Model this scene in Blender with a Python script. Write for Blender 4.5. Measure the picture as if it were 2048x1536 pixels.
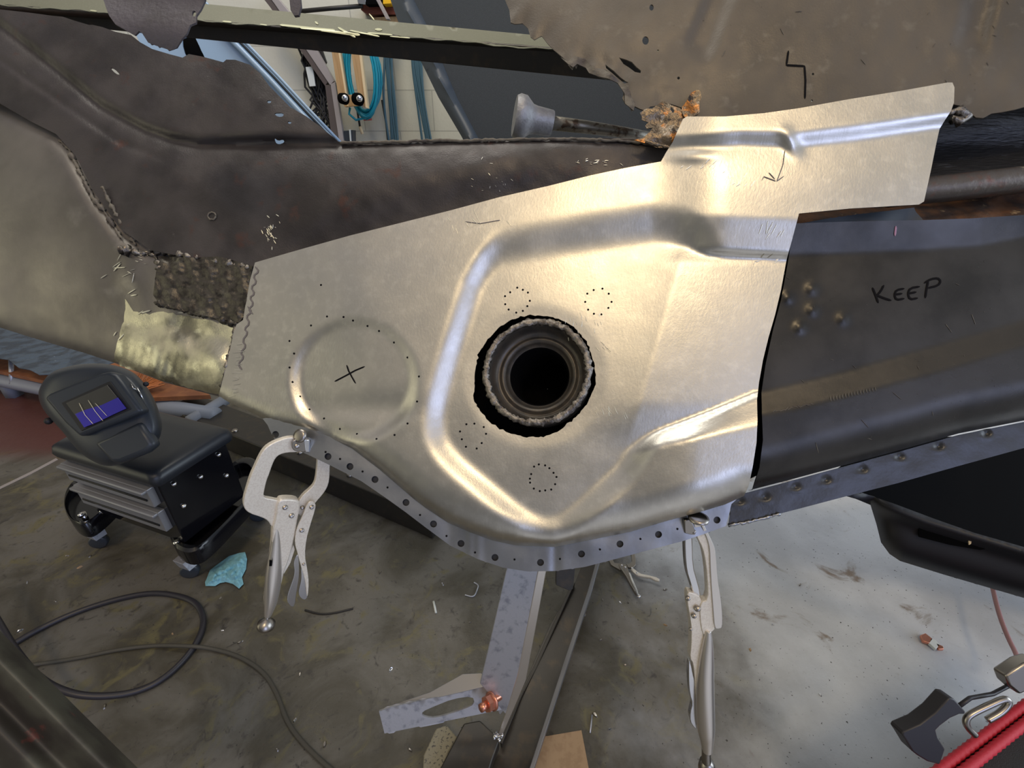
import bpy, bmesh, math, random
import numpy as np
from mathutils import Vector, Matrix
from mathutils.geometry import delaunay_2d_cdt

for o in list(bpy.data.objects): bpy.data.objects.remove(o)
random.seed(7); RNG = np.random.default_rng(7)
SC = bpy.context.scene; COL = SC.collection

# ------------------------------------------------------------------ camera
CH, FP, PIT = 1.15, 900.0, math.radians(28)
cam_d = bpy.data.cameras.new('camera'); cam = bpy.data.objects.new('camera', cam_d); COL.objects.link(cam)
cam.location = (0, 0, CH); cam.rotation_euler = (math.pi/2 - PIT, 0, 0)
cam_d.sensor_width = 36; cam_d.sensor_fit = 'HORIZONTAL'; cam_d.lens = 36*FP/2048; cam_d.clip_start = 0.02
SC.camera = cam
SC.view_settings.view_transform = 'Standard'; SC.view_settings.look = 'None'
SC.view_settings.gamma = 1; SC.view_settings.use_curve_mapping = False
SC.view_settings.exposure = -0.35

# ------------------------------------------------------------------ world: dim workshop, bright openings behind the viewer
def make_world():
    w = bpy.data.worlds.new('world'); SC.world = w; w.use_nodes = True
    nt = w.node_tree; nt.nodes.clear()
    out = nt.nodes.new('ShaderNodeOutputWorld'); bg = nt.nodes.new('ShaderNodeBackground')
    nt.links.new(bg.outputs[0], out.inputs[0]); bg.inputs[1].default_value = 1.0
    tc = nt.nodes.new('ShaderNodeTexCoord')
    acc = None
    def addcol(a, b):
        m = nt.nodes.new('ShaderNodeVectorMath'); m.operation = 'ADD'
        nt.links.new(a, m.inputs[0]); nt.links.new(b, m.inputs[1]); return m.outputs[0]
    # base
    rgb = nt.nodes.new('ShaderNodeCombineXYZ')
    for i, v in enumerate(ENV_BASE): rgb.inputs[i].default_value = v
    acc = rgb.outputs[0]
    for (az, el, k, c, s) in ENV:
        a, e = math.radians(az), math.radians(el)
        d = (math.sin(a)*math.cos(e), math.cos(a)*math.cos(e), math.sin(e))   # az 0 = ahead (+Y), 180 = behind the viewer
        dt = nt.nodes.new('ShaderNodeVectorMath'); dt.operation = 'DOT_PRODUCT'
        nt.links.new(tc.outputs['Generated'], dt.inputs[0]); dt.inputs[1].default_value = d
        m1 = nt.nodes.new('ShaderNodeMath'); m1.operation = 'SUBTRACT'; nt.links.new(dt.outputs['Value'], m1.inputs[0]); m1.inputs[1].default_value = 1
        m2 = nt.nodes.new('ShaderNodeMath'); m2.operation = 'MULTIPLY'; nt.links.new(m1.outputs[0], m2.inputs[0]); m2.inputs[1].default_value = k
        m3 = nt.nodes.new('ShaderNodeMath'); m3.operation = 'EXPONENT'; nt.links.new(m2.outputs[0], m3.inputs[0])
        sc = nt.nodes.new('ShaderNodeVectorMath'); sc.operation = 'SCALE'; sc.inputs[0].default_value = [v*s for v in c]
        nt.links.new(m3.outputs[0], sc.inputs['Scale'])
        acc = addcol(acc, sc.outputs[0])
    nt.links.new(acc, bg.inputs[0])
#        azimuth, elevation, sharpness, colour, strength
ENV_BASE = (0.06, 0.06, 0.064)
ENV = [
    (170, 66, 12, (1.0, 0.90, 0.74), 0.30),      # warm lit roof above the viewer
    (176, 61, 60, (1.0, 0.74, 0.38), 1.5),       # gold glow overhead, set for the panel's gold reflections
    (196, 47, 120, (1.0, 0.80, 0.52), 1.3),      # second gold glow, added for the shoulder and crease
    (140, 54, 7, (1.0, 0.93, 0.86), 0.36),       # pale roof to the right
    (155, 42, 12, (0.92, 0.93, 1.0), 0.16),
    (152, 18, 50, (0.52, 0.62, 1.0), 6.2),       # sky through the open door
    (95, 22, 7, (0.72, 0.84, 1.0), 0.9),         # daylight opening on the right
    (225, 42, 6, (0.94, 0.97, 0.92), 0.11),
    (248, 64, 9, (0.98, 0.92, 0.95), 0.5),      # glow at upper left, added to lighten the upper side panel
    (252, 10, 24, (1.0, 0.95, 0.66), 1.8),        # yellow glow at left, added for the sanded steel's highlights
    (165, -32, 5, (0.92, 0.94, 1.0), 0.75),      # bright ground outside, a glow added to light the bottom roll
]
make_world()
def area(name, loc, target, sx, sy, col, power):
    l = bpy.data.lights.new(name, 'AREA'); l.shape = 'RECTANGLE'; l.size = sx; l.size_y = sy; l.color = col; l.energy = power
    o = bpy.data.objects.new(name, l); COL.objects.link(o); o.location = loc
    o.rotation_euler = (Vector(target)-Vector(loc)).to_track_quat('-Z', 'Y').to_euler(); return o
area('daylight_door', (4.2, 0.2, 1.6), (1.2, 0.8, 0.0), 3.0, 2.4, (0.78, 0.89, 1.0), 98)
area('wall_fill', (-0.6, 1.6, 3.4), (-0.4, 2.4, 0.8), 2.0, 1.0, (1.0, 0.97, 0.88), 40)  # unseen fill lamp, added to brighten the back wall
sun_d = bpy.data.lights.new('sun', 'SUN'); sun_d.energy = 0.6; sun_d.angle = math.radians(9); sun_d.color = (1.0, 0.76, 0.44)
sun = bpy.data.objects.new('sun', sun_d); COL.objects.link(sun)
sun.rotation_euler = Vector((-0.035, 0.47, -0.88)).to_track_quat('-Z', 'Y').to_euler()

# ------------------------------------------------------------------ unprojection (pixel of the 2048x1536 photograph -> point)
CAMP = np.array([0, 0, CH]); FW = np.array([0, math.cos(PIT), -math.sin(PIT)]); RT = np.array([1., 0, 0]); UP = np.array([0, math.sin(PIT), math.cos(PIT)])
def ray(px, py): return FW + RT*((px-1024)/FP) + UP*((768-py)/FP)
def dep(px, py, D): return CAMP + ray(px, py)*D
def at_z(px, py, z): d = ray(px, py); return CAMP + d*((z-CH)/d[2])
def at_y(px, py, y): d = ray(px, py); return CAMP + d*(y/d[1])
def rays(X, Y): return FW[None] + RT[None]*((X-1024)/FP)[:, None] + UP[None]*((768-Y)/FP)[:, None]
NPX, NPY, D0 = 0.13, -0.12, 0.60          # the body side: a plane leaning back slightly more than the view
def DPP(X, Y): return D0/(1 + NPX*(X-1024)/FP + NPY*(768-Y)/FP)

# ------------------------------------------------------------------ materials
def mat(name, c, rough=0.5, metal=0.0, var=(), bump=None, rvar=None, stretch=None, coat=0.0, spec=0.5, emit=None, bump2=None, sheen=0):
    m = bpy.data.materials.new(name); m.use_nodes = True; nt = m.node_tree; N, L = nt.nodes, nt.links
    b = N['Principled BSDF']; b.inputs['Roughness'].default_value = rough; b.inputs['Metallic'].default_value = metal
    b.inputs['Coat Weight'].default_value = coat; b.inputs['Specular IOR Level'].default_value = spec; b.inputs['Coat Roughness'].default_value = 0.15
    b.inputs['Base Color'].default_value = (*c, 1)
    tc = N.new('ShaderNodeTexCoord')
    def vec(st):
        if not st: return tc.outputs['Object']
        mp = N.new('ShaderNodeMapping'); mp.inputs['Scale'].default_value = st; L.new(tc.outputs['Object'], mp.inputs['Vector']); return mp.outputs[0]
    def noise(scale, det=6, st=None, rg=0.55):
        n = N.new('ShaderNodeTexNoise'); n.inputs['Scale'].default_value = scale; n.inputs['Detail'].default_value = det; n.inputs['Roughness'].default_value = rg
        L.new(vec(st), n.inputs['Vector']); return n.outputs['Fac']
    def rng(f, lo, hi, a=0., bb=1.):
        r = N.new('ShaderNodeMapRange'); r.interpolation_type = 'SMOOTHSTEP'
        for i, v in enumerate((lo, hi, a, bb)): r.inputs[i+1].default_value = v
        L.new(f, r.inputs[0]); return r.outputs[0]
    cur = None
    for v in var:                      # (scale, colour2, lo, hi[, stretch])
        f = rng(noise(v[0], st=v[4] if len(v) > 4 else stretch), v[2], v[3])
        mx = N.new('ShaderNodeMix'); mx.data_type = 'RGBA'; L.new(f, mx.inputs[0])
        if cur is None: mx.inputs[6].default_value = (*c, 1)
        else: L.new(cur, mx.inputs[6])
        mx.inputs[7].default_value = (*v[1], 1); cur = mx.outputs[2]
    if cur is not None: L.new(cur, b.inputs['Base Color'])
    if rvar: L.new(rng(noise(rvar[0], st=stretch), 0.3, 0.7, rvar[1], rvar[2]), b.inputs['Roughness'])
    prev = None
    for bp in (bump, bump2):
        if bp:                         # (scale, strength, distance[, stretch])
            bn = N.new('ShaderNodeBump'); bn.inputs['Strength'].default_value = bp[1]; bn.inputs['Distance'].default_value = bp[2]
            L.new(noise(bp[0], st=bp[3] if len(bp) > 3 else stretch), bn.inputs['Height'])
            if prev: L.new(prev, bn.inputs['Normal'])
            prev = bn.outputs[0]
    if prev: L.new(prev, b.inputs['Normal'])
    if emit: b.inputs['Emission Color'].default_value = (*emit[0], 1); b.inputs['Emission Strength'].default_value = emit[1]
    return m
M = {}
M['patch'] = mat('bare sheet steel', (0.60, 0.57, 0.515), 0.33, 1.0, var=[(5, (0.56, 0.535, 0.485), 0.35, 0.7), (90, (0.66, 0.63, 0.57), 0.45, 0.75)], rvar=(14, 0.29, 0.38), bump=(60, 0.2, 0.0006, (6, 6, 0.5)), bump2=(900, 0.15, 0.0003))
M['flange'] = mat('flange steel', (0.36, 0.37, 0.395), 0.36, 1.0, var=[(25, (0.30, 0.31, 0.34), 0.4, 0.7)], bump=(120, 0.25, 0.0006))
M['bright'] = mat('sanded bright steel', (0.66, 0.62, 0.48), 0.24, 1.0, var=[(11, (0.24, 0.225, 0.18), 0.45, 0.62), (26, (0.75, 0.72, 0.56), 0.55, 0.7)], rvar=(30, 0.18, 0.42), bump=(22, 0.5, 0.003), bump2=(300, 0.35, 0.0006, (6, 1, 1)))
M['oldpanel'] = mat('old satin panel', (0.25, 0.228, 0.205), 0.42, 0.75, var=[(4, (0.16, 0.145, 0.13), 0.4, 0.65), (16, (0.27, 0.25, 0.225), 0.55, 0.8)], rvar=(12, 0.32, 0.5), bump=(9, 0.35, 0.006), bump2=(700, 0.2, 0.0004))
M['darkpanel'] = mat('dark undercoated panel', (0.068, 0.058, 0.056), 0.40, 0.4, var=[(9, (0.038, 0.032, 0.031), 0.4, 0.65), (24, (0.085, 0.040, 0.030), 0.60, 0.75), (45, (0.11, 0.10, 0.09), 0.68, 0.8)], rvar=(20, 0.3, 0.55), bump=(60, 0.3, 0.002), bump2=(500, 0.35, 0.0008))
M['torn'] = mat('torn old panel', (0.125, 0.103, 0.080), 0.44, 0.25, var=[(5, (0.085, 0.070, 0.055), 0.38, 0.62), (40, (0.16, 0.138, 0.11), 0.56, 0.76), (500, (0.15, 0.135, 0.11), 0.66, 0.75)], rvar=(18, 0.38, 0.55), bump=(12, 0.25, 0.004), bump2=(420, 0.35, 0.0007))
M['tornedge'] = mat('corroded torn edge', (0.15, 0.128, 0.10), 0.6, 0.2, var=[(40, (0.08, 0.064, 0.055), 0.45, 0.6)], bump=(80, 0.7, 0.003))
M['scrap'] = mat('hanging scrap', (0.10, 0.088, 0.10), 0.55, 0.3, var=[(25, (0.08, 0.07, 0.075), 0.45, 0.7)], bump=(200, 0.5, 0.002))
M['keep'] = mat('black primer panel', (0.052, 0.048, 0.044), 0.26, 0.62, var=[(10, (0.030, 0.028, 0.026), 0.4, 0.65), (900, (0.09, 0.082, 0.07), 0.66, 0.74)], rvar=(9, 0.24, 0.38), bump=(10, 0.2, 0.003), bump2=(900, 0.15, 0.0003))
M['keepflange'] = mat('black primer flange', (0.045, 0.046, 0.052), 0.33, 0.35, bump=(70, 0.4, 0.0015))
M['rust'] = mat('rust', (0.16, 0.070, 0.030), 0.7, 0.2, var=[(30, (0.06, 0.035, 0.025), 0.4, 0.6), (60, (0.45, 0.30, 0.16), 0.62, 0.72)], bump=(90, 0.7, 0.003))
M['burnt'] = mat('burnt weld metal', (0.20, 0.155, 0.11), 0.28, 0.8, var=[(40, (0.50, 0.20, 0.05), 0.52, 0.62), (70, (0.06, 0.05, 0.045), 0.55, 0.65), (45, (0.5, 0.48, 0.46), 0.64, 0.72)], bump=(70, 0.9, 0.004))
M['rough_weld'] = mat('ground weld steel', (0.26, 0.235, 0.21), 0.33, 0.95, var=[(80, (0.12, 0.105, 0.095), 0.45, 0.6)], bump=(140, 0.9, 0.003))
M['recess'] = mat('scorched recess steel', (0.085, 0.075, 0.062), 0.36, 0.7, var=[(35, (0.17, 0.155, 0.125), 0.56, 0.70), (70, (0.04, 0.034, 0.03), 0.5, 0.65)], bump=(60, 0.8, 0.003), bump2=(220, 0.4, 0.001))
M['cup'] = mat('painted cup steel', (0.105, 0.09, 0.075), 0.40, 0.6, var=[(60, (0.075, 0.068, 0.062), 0.45, 0.6)], bump=(300, 0.2, 0.0006))
M['black'] = mat('black interior', (0.003, 0.003, 0.0035), 0.95, spec=0.05)  # near-black; used for real black parts and for shade in cavities
M['channel'] = mat('tarry dark channel', (0.035, 0.034, 0.036), 0.32, 0.4, var=[(30, (0.09, 0.095, 0.11), 0.58, 0.72, (1, 3, 6))], bump=(60, 0.6, 0.003, (1, 3, 6)))
M['rustytube'] = mat('rusty tube', (0.105, 0.085, 0.072), 0.36, 0.6, var=[(30, (0.15, 0.07, 0.05), 0.5, 0.65), (45, (0.40, 0.34, 0.26), 0.66, 0.72)], bump=(80, 0.5, 0.002))
M['marker'] = mat('black marker ink', (0.006, 0.005, 0.006), 0.8, spec=0.1)
M['greymarker'] = mat('faded marker ink', (0.20, 0.18, 0.18), 0.5, 0.5, spec=0.2)
M['scratch'] = mat('scratched bright metal', (0.75, 0.72, 0.64), 0.3, 1.0)
M['pinkmark'] = mat('pink crayon', (0.42, 0.22, 0.33), 0.6)
M['olive'] = mat('olive primed steel', (0.17, 0.17, 0.118), 0.50, 0.15, var=[(300, (0.20, 0.20, 0.145), 0.5, 0.7)], bump=(300, 0.2, 0.0005))
M['clamp'] = mat('nickel plated steel', (0.84, 0.78, 0.69), 0.42, 0.45, var=[(420, (0.76, 0.69, 0.60), 0.45, 0.6)], bump=(500, 0.35, 0.0006))
M['nickel'] = mat('smooth nickel plate', (0.74, 0.70, 0.66), 0.28, 0.85)
M['clampdark'] = mat('nickel plated rivet', (0.36, 0.33, 0.30), 0.3, 1.0)
M['chrome'] = mat('polished steel', (0.72, 0.72, 0.74), 0.17, 1.0)
M['cast'] = mat('cast grey iron', (0.36, 0.36, 0.375), 0.48, 0.5, var=[(120, (0.31, 0.31, 0.325), 0.45, 0.65)], bump=(260, 0.5, 0.0015))
M['rod'] = mat('worn steel rod', (0.34, 0.31, 0.26), 0.38, 0.85, var=[(80, (0.14, 0.10, 0.075), 0.5, 0.65)], bump=(200, 0.4, 0.001))
M['bluepaint'] = mat('pale blue paint', (0.26, 0.38, 0.54), 0.35, 0.0, coat=0.3)
M['slate'] = mat('slate blue primer', (0.015, 0.020, 0.027), 0.6, 0.0, spec=0.2, var=[(400, (0.021, 0.027, 0.035), 0.45, 0.6)])
M['slate2'] = mat('slate blue primer rim', (0.032, 0.043, 0.060), 0.5, 0.0)
M['plastic'] = mat('satin black plastic', (0.032, 0.038, 0.048), 0.36, 0.0, bump=(700, 0.12, 0.0004))
M['plastic2'] = mat('soft black plastic', (0.012, 0.011, 0.014), 0.5, 0.0)
M['gloss'] = mat('gloss black enamel', (0.006, 0.006, 0.008), 0.12, 0.0)
M['vinyl'] = mat('black vinyl', (0.018, 0.021, 0.028), 0.33, 0.0, bump=(500, 0.2, 0.0005))
M['alu'] = mat('grey drawer enamel', (0.30, 0.305, 0.33), 0.38, 0.45)
M['lens'] = mat('dark filter glass', (0.05, 0.045, 0.035), 0.1, 0.2, coat=1)
M['violet'] = mat('violet filter glass', (0.035, 0.020, 0.42), 0.12, 0.3, coat=1)
M['rag'] = mat('blue paper towel', (0.20, 0.44, 0.54), 0.85, 0, bump=(38, 1.0, 0.012), bump2=(500, 0.3, 0.0006))
M['cable'] = mat('black rubber cable', (0.022, 0.020, 0.026), 0.42)
M['cable2'] = mat('dusty cable', (0.06, 0.055, 0.045), 0.6)
M['teal'] = mat('teal hose', (0.005, 0.26, 0.38), 0.35)
M['teal2'] = mat('blue grey hose', (0.055, 0.12, 0.165), 0.4)
M['wood'] = mat('plywood', (0.47, 0.30, 0.145), 0.6, var=[(20, (0.38, 0.23, 0.10), 0.4, 0.7, (6, 6, 0.4))])
M['woodedge'] = mat('plywood edge', (0.72, 0.56, 0.34), 0.6)
M['rack'] = mat('brown steel rack', (0.13, 0.105, 0.10), 0.45, 0.4)
M['rackl'] = mat('pale rack face', (0.42, 0.38, 0.38), 0.45, 0.4)  # paler rack steel, light on its front faces as colour; also floor joint
M['tangle'] = mat('black cord', (0.012, 0.011, 0.011), 0.5)
M['white'] = mat('white label', (0.62, 0.66, 0.66), 0.5)
M['redp'] = mat('red plastic', (0.42, 0.02, 0.03), 0.4)
M['yellowp'] = mat('yellow plastic', (0.80, 0.45, 0.01), 0.4)
M['brownred'] = mat('red brown wood stack', (0.20, 0.045, 0.02), 0.55, var=[(60, (0.10, 0.02, 0.012), 0.4, 0.6, (0.3, 1, 10))])
M['galv'] = mat('galvanised steel', (0.46, 0.47, 0.52), 0.40, 0.6, var=[(60, (0.28, 0.29, 0.34), 0.5, 0.72)], bump=(300, 0.3, 0.0006))
M['channelsteel'] = mat('mill scale steel', (0.060, 0.055, 0.050), 0.38, 0.6, var=[(30, (0.085, 0.07, 0.055), 0.5, 0.7)], bump=(200, 0.2, 0.0006))
M['channeledge'] = mat('mill scale edge', (0.26, 0.26, 0.27), 0.4, 0.7)
M['copper'] = mat('copper plated steel', (0.75, 0.32, 0.22), 0.3, 0.9, bump=(120, 0.4, 0.001))
M['stone'] = mat('speckled block', (0.27, 0.25, 0.19), 0.8, var=[(180, (0.10, 0.095, 0.085), 0.55, 0.62)], bump=(200, 0.6, 0.002))
M['card'] = mat('cardboard', (0.36, 0.245, 0.145), 0.8, var=[(70, (0.31, 0.205, 0.12), 0.45, 0.65)])
M['beam'] = mat('olive brown worn paint', (0.088, 0.082, 0.060), 0.5, 0.35, var=[(12, (0.045, 0.038, 0.03), 0.4, 0.6), (40, (0.12, 0.045, 0.035), 0.63, 0.70)], bump=(30, 0.3, 0.003))
M['red_web'] = mat('red webbing', (0.55, 0.02, 0.04), 0.6, bump=(500, 0.5, 0.001))
M['mesh'] = mat('black woven fabric', (0.018, 0.017, 0.017), 0.75, bump=(700, 0.8, 0.001))
M['pink'] = mat('pink brown cord', (0.32, 0.17, 0.18), 0.5)
M['tarp'] = mat('blue grey tarpaulin', (0.065, 0.095, 0.14), 0.5, var=[(14, (0.035, 0.05, 0.075), 0.45, 0.6), (60, (0.30, 0.36, 0.44), 0.68, 0.74)], bump=(22, 0.8, 0.02))
M['orange'] = mat('rust orange board', (0.30, 0.115, 0.045), 0.7, var=[(20, (0.22, 0.08, 0.035), 0.4, 0.6)])
M['bristle'] = mat('orange bristles', (0.42, 0.13, 0.035), 0.6)
M['greypipe'] = mat('pale grey painted pipe', (0.22, 0.24, 0.29), 0.45)

def wall_mat():
    m = mat('painted block wall', (0.56, 0.545, 0.46), 0.65, bump=(60, 0.3, 0.004)); nt = m.node_tree; N, L = nt.nodes, nt.links
    b = N['Principled BSDF']; tc = N.new('ShaderNodeTexCoord'); mp = N.new('ShaderNodeMapping')
    mp.inputs['Rotation'].default_value = (math.radians(90), 0, 0); L.new(tc.outputs['Object'], mp.inputs['Vector'])
    br = N.new('ShaderNodeTexBrick'); L.new(mp.outputs[0], br.inputs['Vector'])
    br.inputs['Color1'].default_value = (0.60, 0.585, 0.50, 1); br.inputs['Color2'].default_value = (0.55, 0.54, 0.47, 1); br.inputs['Mortar'].default_value = (0.40, 0.39, 0.34, 1)
    br.inputs['Scale'].default_value = 1; br.inputs['Brick Width'].default_value = 0.40; br.inputs['Row Height'].default_value = 0.20; br.inputs['Mortar Size'].default_value = 0.004; br.inputs['Mortar Smooth'].default_value = 0.5
    L.new(br.outputs['Color'], b.inputs['Base Color'])
    return m
def floor_mat():
    m = mat('stained workshop concrete', (0.30, 0.30, 0.30), 0.4); nt = m.node_tree; N, L = nt.nodes, nt.links
    b = N['Principled BSDF']; tc = N.new('ShaderNodeTexCoord'); O = tc.outputs['Object']
    def noise(s, d=8, r=0.6, w=0):
        n = N.new('ShaderNodeTexNoise'); n.inputs['Scale'].default_value = s; n.inputs['Detail'].default_value = d; n.inputs['Roughness'].default_value = r; n.inputs['Distortion'].default_value = w
        L.new(O, n.inputs['Vector']); return n.outputs['Fac']
    def rng(f, lo, hi, a=0., c=1.):
        r = N.new('ShaderNodeMapRange'); r.interpolation_type = 'SMOOTHSTEP'
        for i, v in enumerate((lo, hi, a, c)): r.inputs[i+1].default_value = v
        L.new(f, r.inputs[0]); return r.outputs[0]
    def math_(op, a, c):
        x = N.new('ShaderNodeMath'); x.operation = op
        for i, v in enumerate((a, c)):
            if isinstance(v, (int, float)): x.inputs[i].default_value = v
            else: L.new(v, x.inputs[i])
        return x.outputs[0]
    def mix(f, a, c):
        x = N.new('ShaderNodeMix'); x.data_type = 'RGBA'; L.new(f, x.inputs[0])
        for i, v in ((6, a), (7, c)):
            if isinstance(v, tuple): x.inputs[i].default_value = (*v, 1)
            else: L.new(v, x.inputs[i])
        return x.outputs[2]
    sx = N.new('ShaderNodeSeparateXYZ'); L.new(O, sx.inputs[0])
    side = rng(math_('ADD', sx.outputs[0], math_('MULTIPLY', noise(2.2), 1.2)), 0.80, 1.30)     # 0 = left, dirt plus shade in the colour; 1 = right, cleaner and painted brighter
    dirty = mix(rng(noise(4, w=0.6), 0.38, 0.62), (0.062, 0.055, 0.040), (0.13, 0.122, 0.108))
    dirty = mix(rng(noise(9, w=1.5), 0.52, 0.68), dirty, (0.13, 0.115, 0.060))
    dirty = mix(rng(noise(30, w=1.0), 0.55, 0.72), dirty, (0.045, 0.040, 0.036))
    clean_lit = mix(rng(noise(3), 0.35, 0.65), (0.42, 0.435, 0.47), (0.56, 0.58, 0.62))
    clean_lit = mix(rng(noise(7, w=0.7), 0.60, 0.72), clean_lit, (0.20, 0.155, 0.12))
    colr = mix(side, dirty, clean_lit)
    colr = mix(rng(noise(16, 10, 0.7), 0.66, 0.74), colr, (0.26, 0.25, 0.24))
    colr = mix(rng(noise(120, 3), 0.665, 0.70), colr, (0.03, 0.028, 0.026))
    red = math_('MULTIPLY', rng(sx.outputs[0], -1.65, -1.85), rng(sx.outputs[1], 1.45, 1.60))
    colr = mix(red, colr, (0.095, 0.035, 0.030))
    L.new(colr, b.inputs['Base Color'])
    L.new(rng(noise(8), 0.3, 0.7, 0.28, 0.5), b.inputs['Roughness'])
    bn = N.new('ShaderNodeBump'); bn.inputs['Strength'].default_value = 0.35; bn.inputs['Distance'].default_value = 0.004; L.new(noise(45, 10, 0.7), bn.inputs['Height']); L.new(bn.outputs[0], b.inputs['Normal'])
    return m
M['floor'] = floor_mat(); M['wall'] = wall_mat()

# ------------------------------------------------------------------ builders
def np3(p): return np.array([float(p[0]), float(p[1]), float(p[2])])
def tag(o, label=None, cat=None, group=None, kind=None):
    if label: o['label'] = label
    if cat: o['category'] = cat
    if group: o['group'] = group
    if kind: o['kind'] = kind
    return o
def empty(name, loc, label, cat, group=None):
    o = bpy.data.objects.new(name, None); COL.objects.link(o); o.location = loc; o.empty_display_size = 0.05
    return tag(o, label, cat, group)
def wroot(par):
    v = Vector((0, 0, 0))
    while par is not None: v += par.location; par = par.parent
    return v
def mobj(name, V, F, material, parent=None, smooth=True, origin=None, bevel=0, solid=0, auto=None, sub=0):
    V = np.asarray(V, dtype=float)
    if parent is not None: base = wroot(parent)
    elif origin is not None: base = Vector(origin)
    else: base = Vector((V[:, 0].mean(), V[:, 1].mean(), V[:, 2].min()))
    me = bpy.data.meshes.new(name); me.from_pydata((V-np3(base)).tolist(), [], [list(map(int, f)) for f in F]); me.update()
    bm = bmesh.new(); bm.from_mesh(me); bmesh.ops.recalc_face_normals(bm, faces=bm.faces) if solid == 0 else None; bm.to_mesh(me); bm.free()
    me.materials.append(M[material] if isinstance(material, str) else material)
    if smooth:
        for p in me.polygons: p.use_smooth = True
    o = bpy.data.objects.new(name, me); COL.objects.link(o)
    if parent is not None: o.parent = parent
    else: o.location = base
    if smooth and auto: me.set_sharp_from_angle(angle=math.radians(auto))
    if solid: s = o.modifiers.new('s', 'SOLIDIFY'); s.thickness = solid; s.offset = -1; e = o.modifiers.new('e', 'EDGE_SPLIT'); e.split_angle = math.radians(62)
    if bevel: b = o.modifiers.new('b', 'BEVEL'); b.width = bevel; b.segments = 2; b.limit_method = 'ANGLE'; b.angle_limit = math.radians(35)
    if sub: s = o.modifiers.new('u', 'SUBSURF'); s.levels = sub; s.render_levels = sub
    return o
class MB:
    def __init__(s): s.V = []; s.F = []
    def add(s, V, F):
        n = len(s.V); s.V += [list(map(float, v)) for v in V]; s.F += [[i+n for i in f] for f in F]; return s
    def tube(s, pts, r, n=10, cap=True):
        pts = [np3(p) for p in pts]; m = len(pts); rs = r if hasattr(r, '__len__') else [r]*m
        t0 = pts[1]-pts[0]; a = np.cross(t0, [0.31, 0.2, 0.93]); a /= np.linalg.norm(a); V = []; F = []
        for i, p in enumerate(pts):
            t = pts[min(i+1, m-1)]-pts[max(i-1, 0)]; t = t/(np.linalg.norm(t)+1e-12)
            a = a-t*np.dot(a, t); a /= np.linalg.norm(a)+1e-12; b = np.cross(t, a)
            for k in range(n):
                th = 2*math.pi*k/n; V.append(p+(a*math.cos(th)+b*math.sin(th))*rs[i])
        for i in range(m-1):
            for k in range(n): F.append([i*n+k, i*n+(k+1) % n, (i+1)*n+(k+1) % n, (i+1)*n+k])
        if cap: F.append(list(range(n))[::-1]); F.append([(m-1)*n+k for k in range(n)])
        return s.add(V, F)
    def lathe(s, prof, org, axis, n=48, closed=False):      # prof: (distance along axis, radius)
        ax = np3(axis); ax /= np.linalg.norm(ax); a = np.cross(ax, [0.3, 0.1, 0.95]); a /= np.linalg.norm(a); b = np.cross(ax, a); V = []; F = []
        for (h, r) in prof:
            for k in range(n): th = 2*math.pi*k/n; V.append(np3(org)+ax*h+(a*math.cos(th)+b*math.sin(th))*r)
        for i in range(len(prof)-1):
            for k in range(n): F.append([i*n+k, i*n+(k+1) % n, (i+1)*n+(k+1) % n, (i+1)*n+k])
        if closed: F.append(list(range(n))[::-1]); F.append([(len(prof)-1)*n+k for k in range(n)])
        return s.add(V, F)
    def hexa(s, P):                                          # 8 points: bottom loop 0-3, top loop 4-7
        return s.add(P, [[0, 3, 2, 1], [4, 5, 6, 7], [0, 1, 5, 4], [1, 2, 6, 5], [2, 3, 7, 6], [3, 0, 4, 7]])
    def box(s, c, ax, ay, az, sx, sy, sz):
        c, ax, ay, az = map(np3, (c, ax, ay, az)); P = []
        for k in (-1, 1):
            for (i, j) in ((-1, -1), (1, -1), (1, 1), (-1, 1)): P.append(c+ax*i*sx/2+ay*j*sy/2+az*k*sz/2)
        return s.hexa(P)
    def loft(s, loops, cap=True):
        n = len(loops[0]); V = []; F = []
        for l in loops: V += [np3(p) for p in l]
        for i in range(len(loops)-1):
            for k in range(n): F.append([i*n+k, i*n+(k+1) % n, (i+1)*n+(k+1) % n, (i+1)*n+k])
        if cap: F.append(list(range(n))[::-1]); F.append([(len(loops)-1)*n+k for k in range(n)])
        return s.add(V, F)
    def obj(s, name, material, parent=None, **k): return mobj(name, s.V, s.F, material, parent, **k)
def smooth_poly(pts, it=2, closed=True):
    P = [tuple(map(float, p)) for p in pts]
    for _ in range(it):
        Q = []; n = len(P)
        rngi = range(n) if closed else range(n-1)
        if not closed: Q.append(P[0])
        for i in rngi:
            a, b = P[i], P[(i+1) % n]
            Q.append(tuple(.75*u+.25*v for u, v in zip(a, b))); Q.append(tuple(.25*u+.75*v for u, v in zip(a, b)))
        if not closed: Q.append(P[-1])
        P = Q
    return P
def resample(pts, step, closed=True):
    P = [tuple(map(float, p)) for p in pts]; out = []; n = len(P)
    for i in range(n if closed else n-1):
        a, b = np.array(P[i]), np.array(P[(i+1) % n]); k = max(1, int(round(np.linalg.norm(b-a)/step)))
        for j in range(k): out.append(tuple(a+(b-a)*j/k))
    if not closed: out.append(P[-1])
    return out
def jag(pts, amp, closed=False):
    P = [np.array(p, float) for p in pts]
    return [tuple(p+RNG.normal(0, amp, 2)) for p in P]
def pdist(X, Y, poly, closed=False):
    d = np.full(X.shape, 1e9); n = len(poly)
    for i in range(n if closed else n-1):
        ax, ay = poly[i]; bx, by = poly[(i+1) % n]; dx, dy = bx-ax, by-ay; L = dx*dx+dy*dy+1e-9
        t = np.clip(((X-ax)*dx+(Y-ay)*dy)/L, 0, 1); d = np.minimum(d, np.hypot(X-ax-t*dx, Y-ay-t*dy))
    return d
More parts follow.
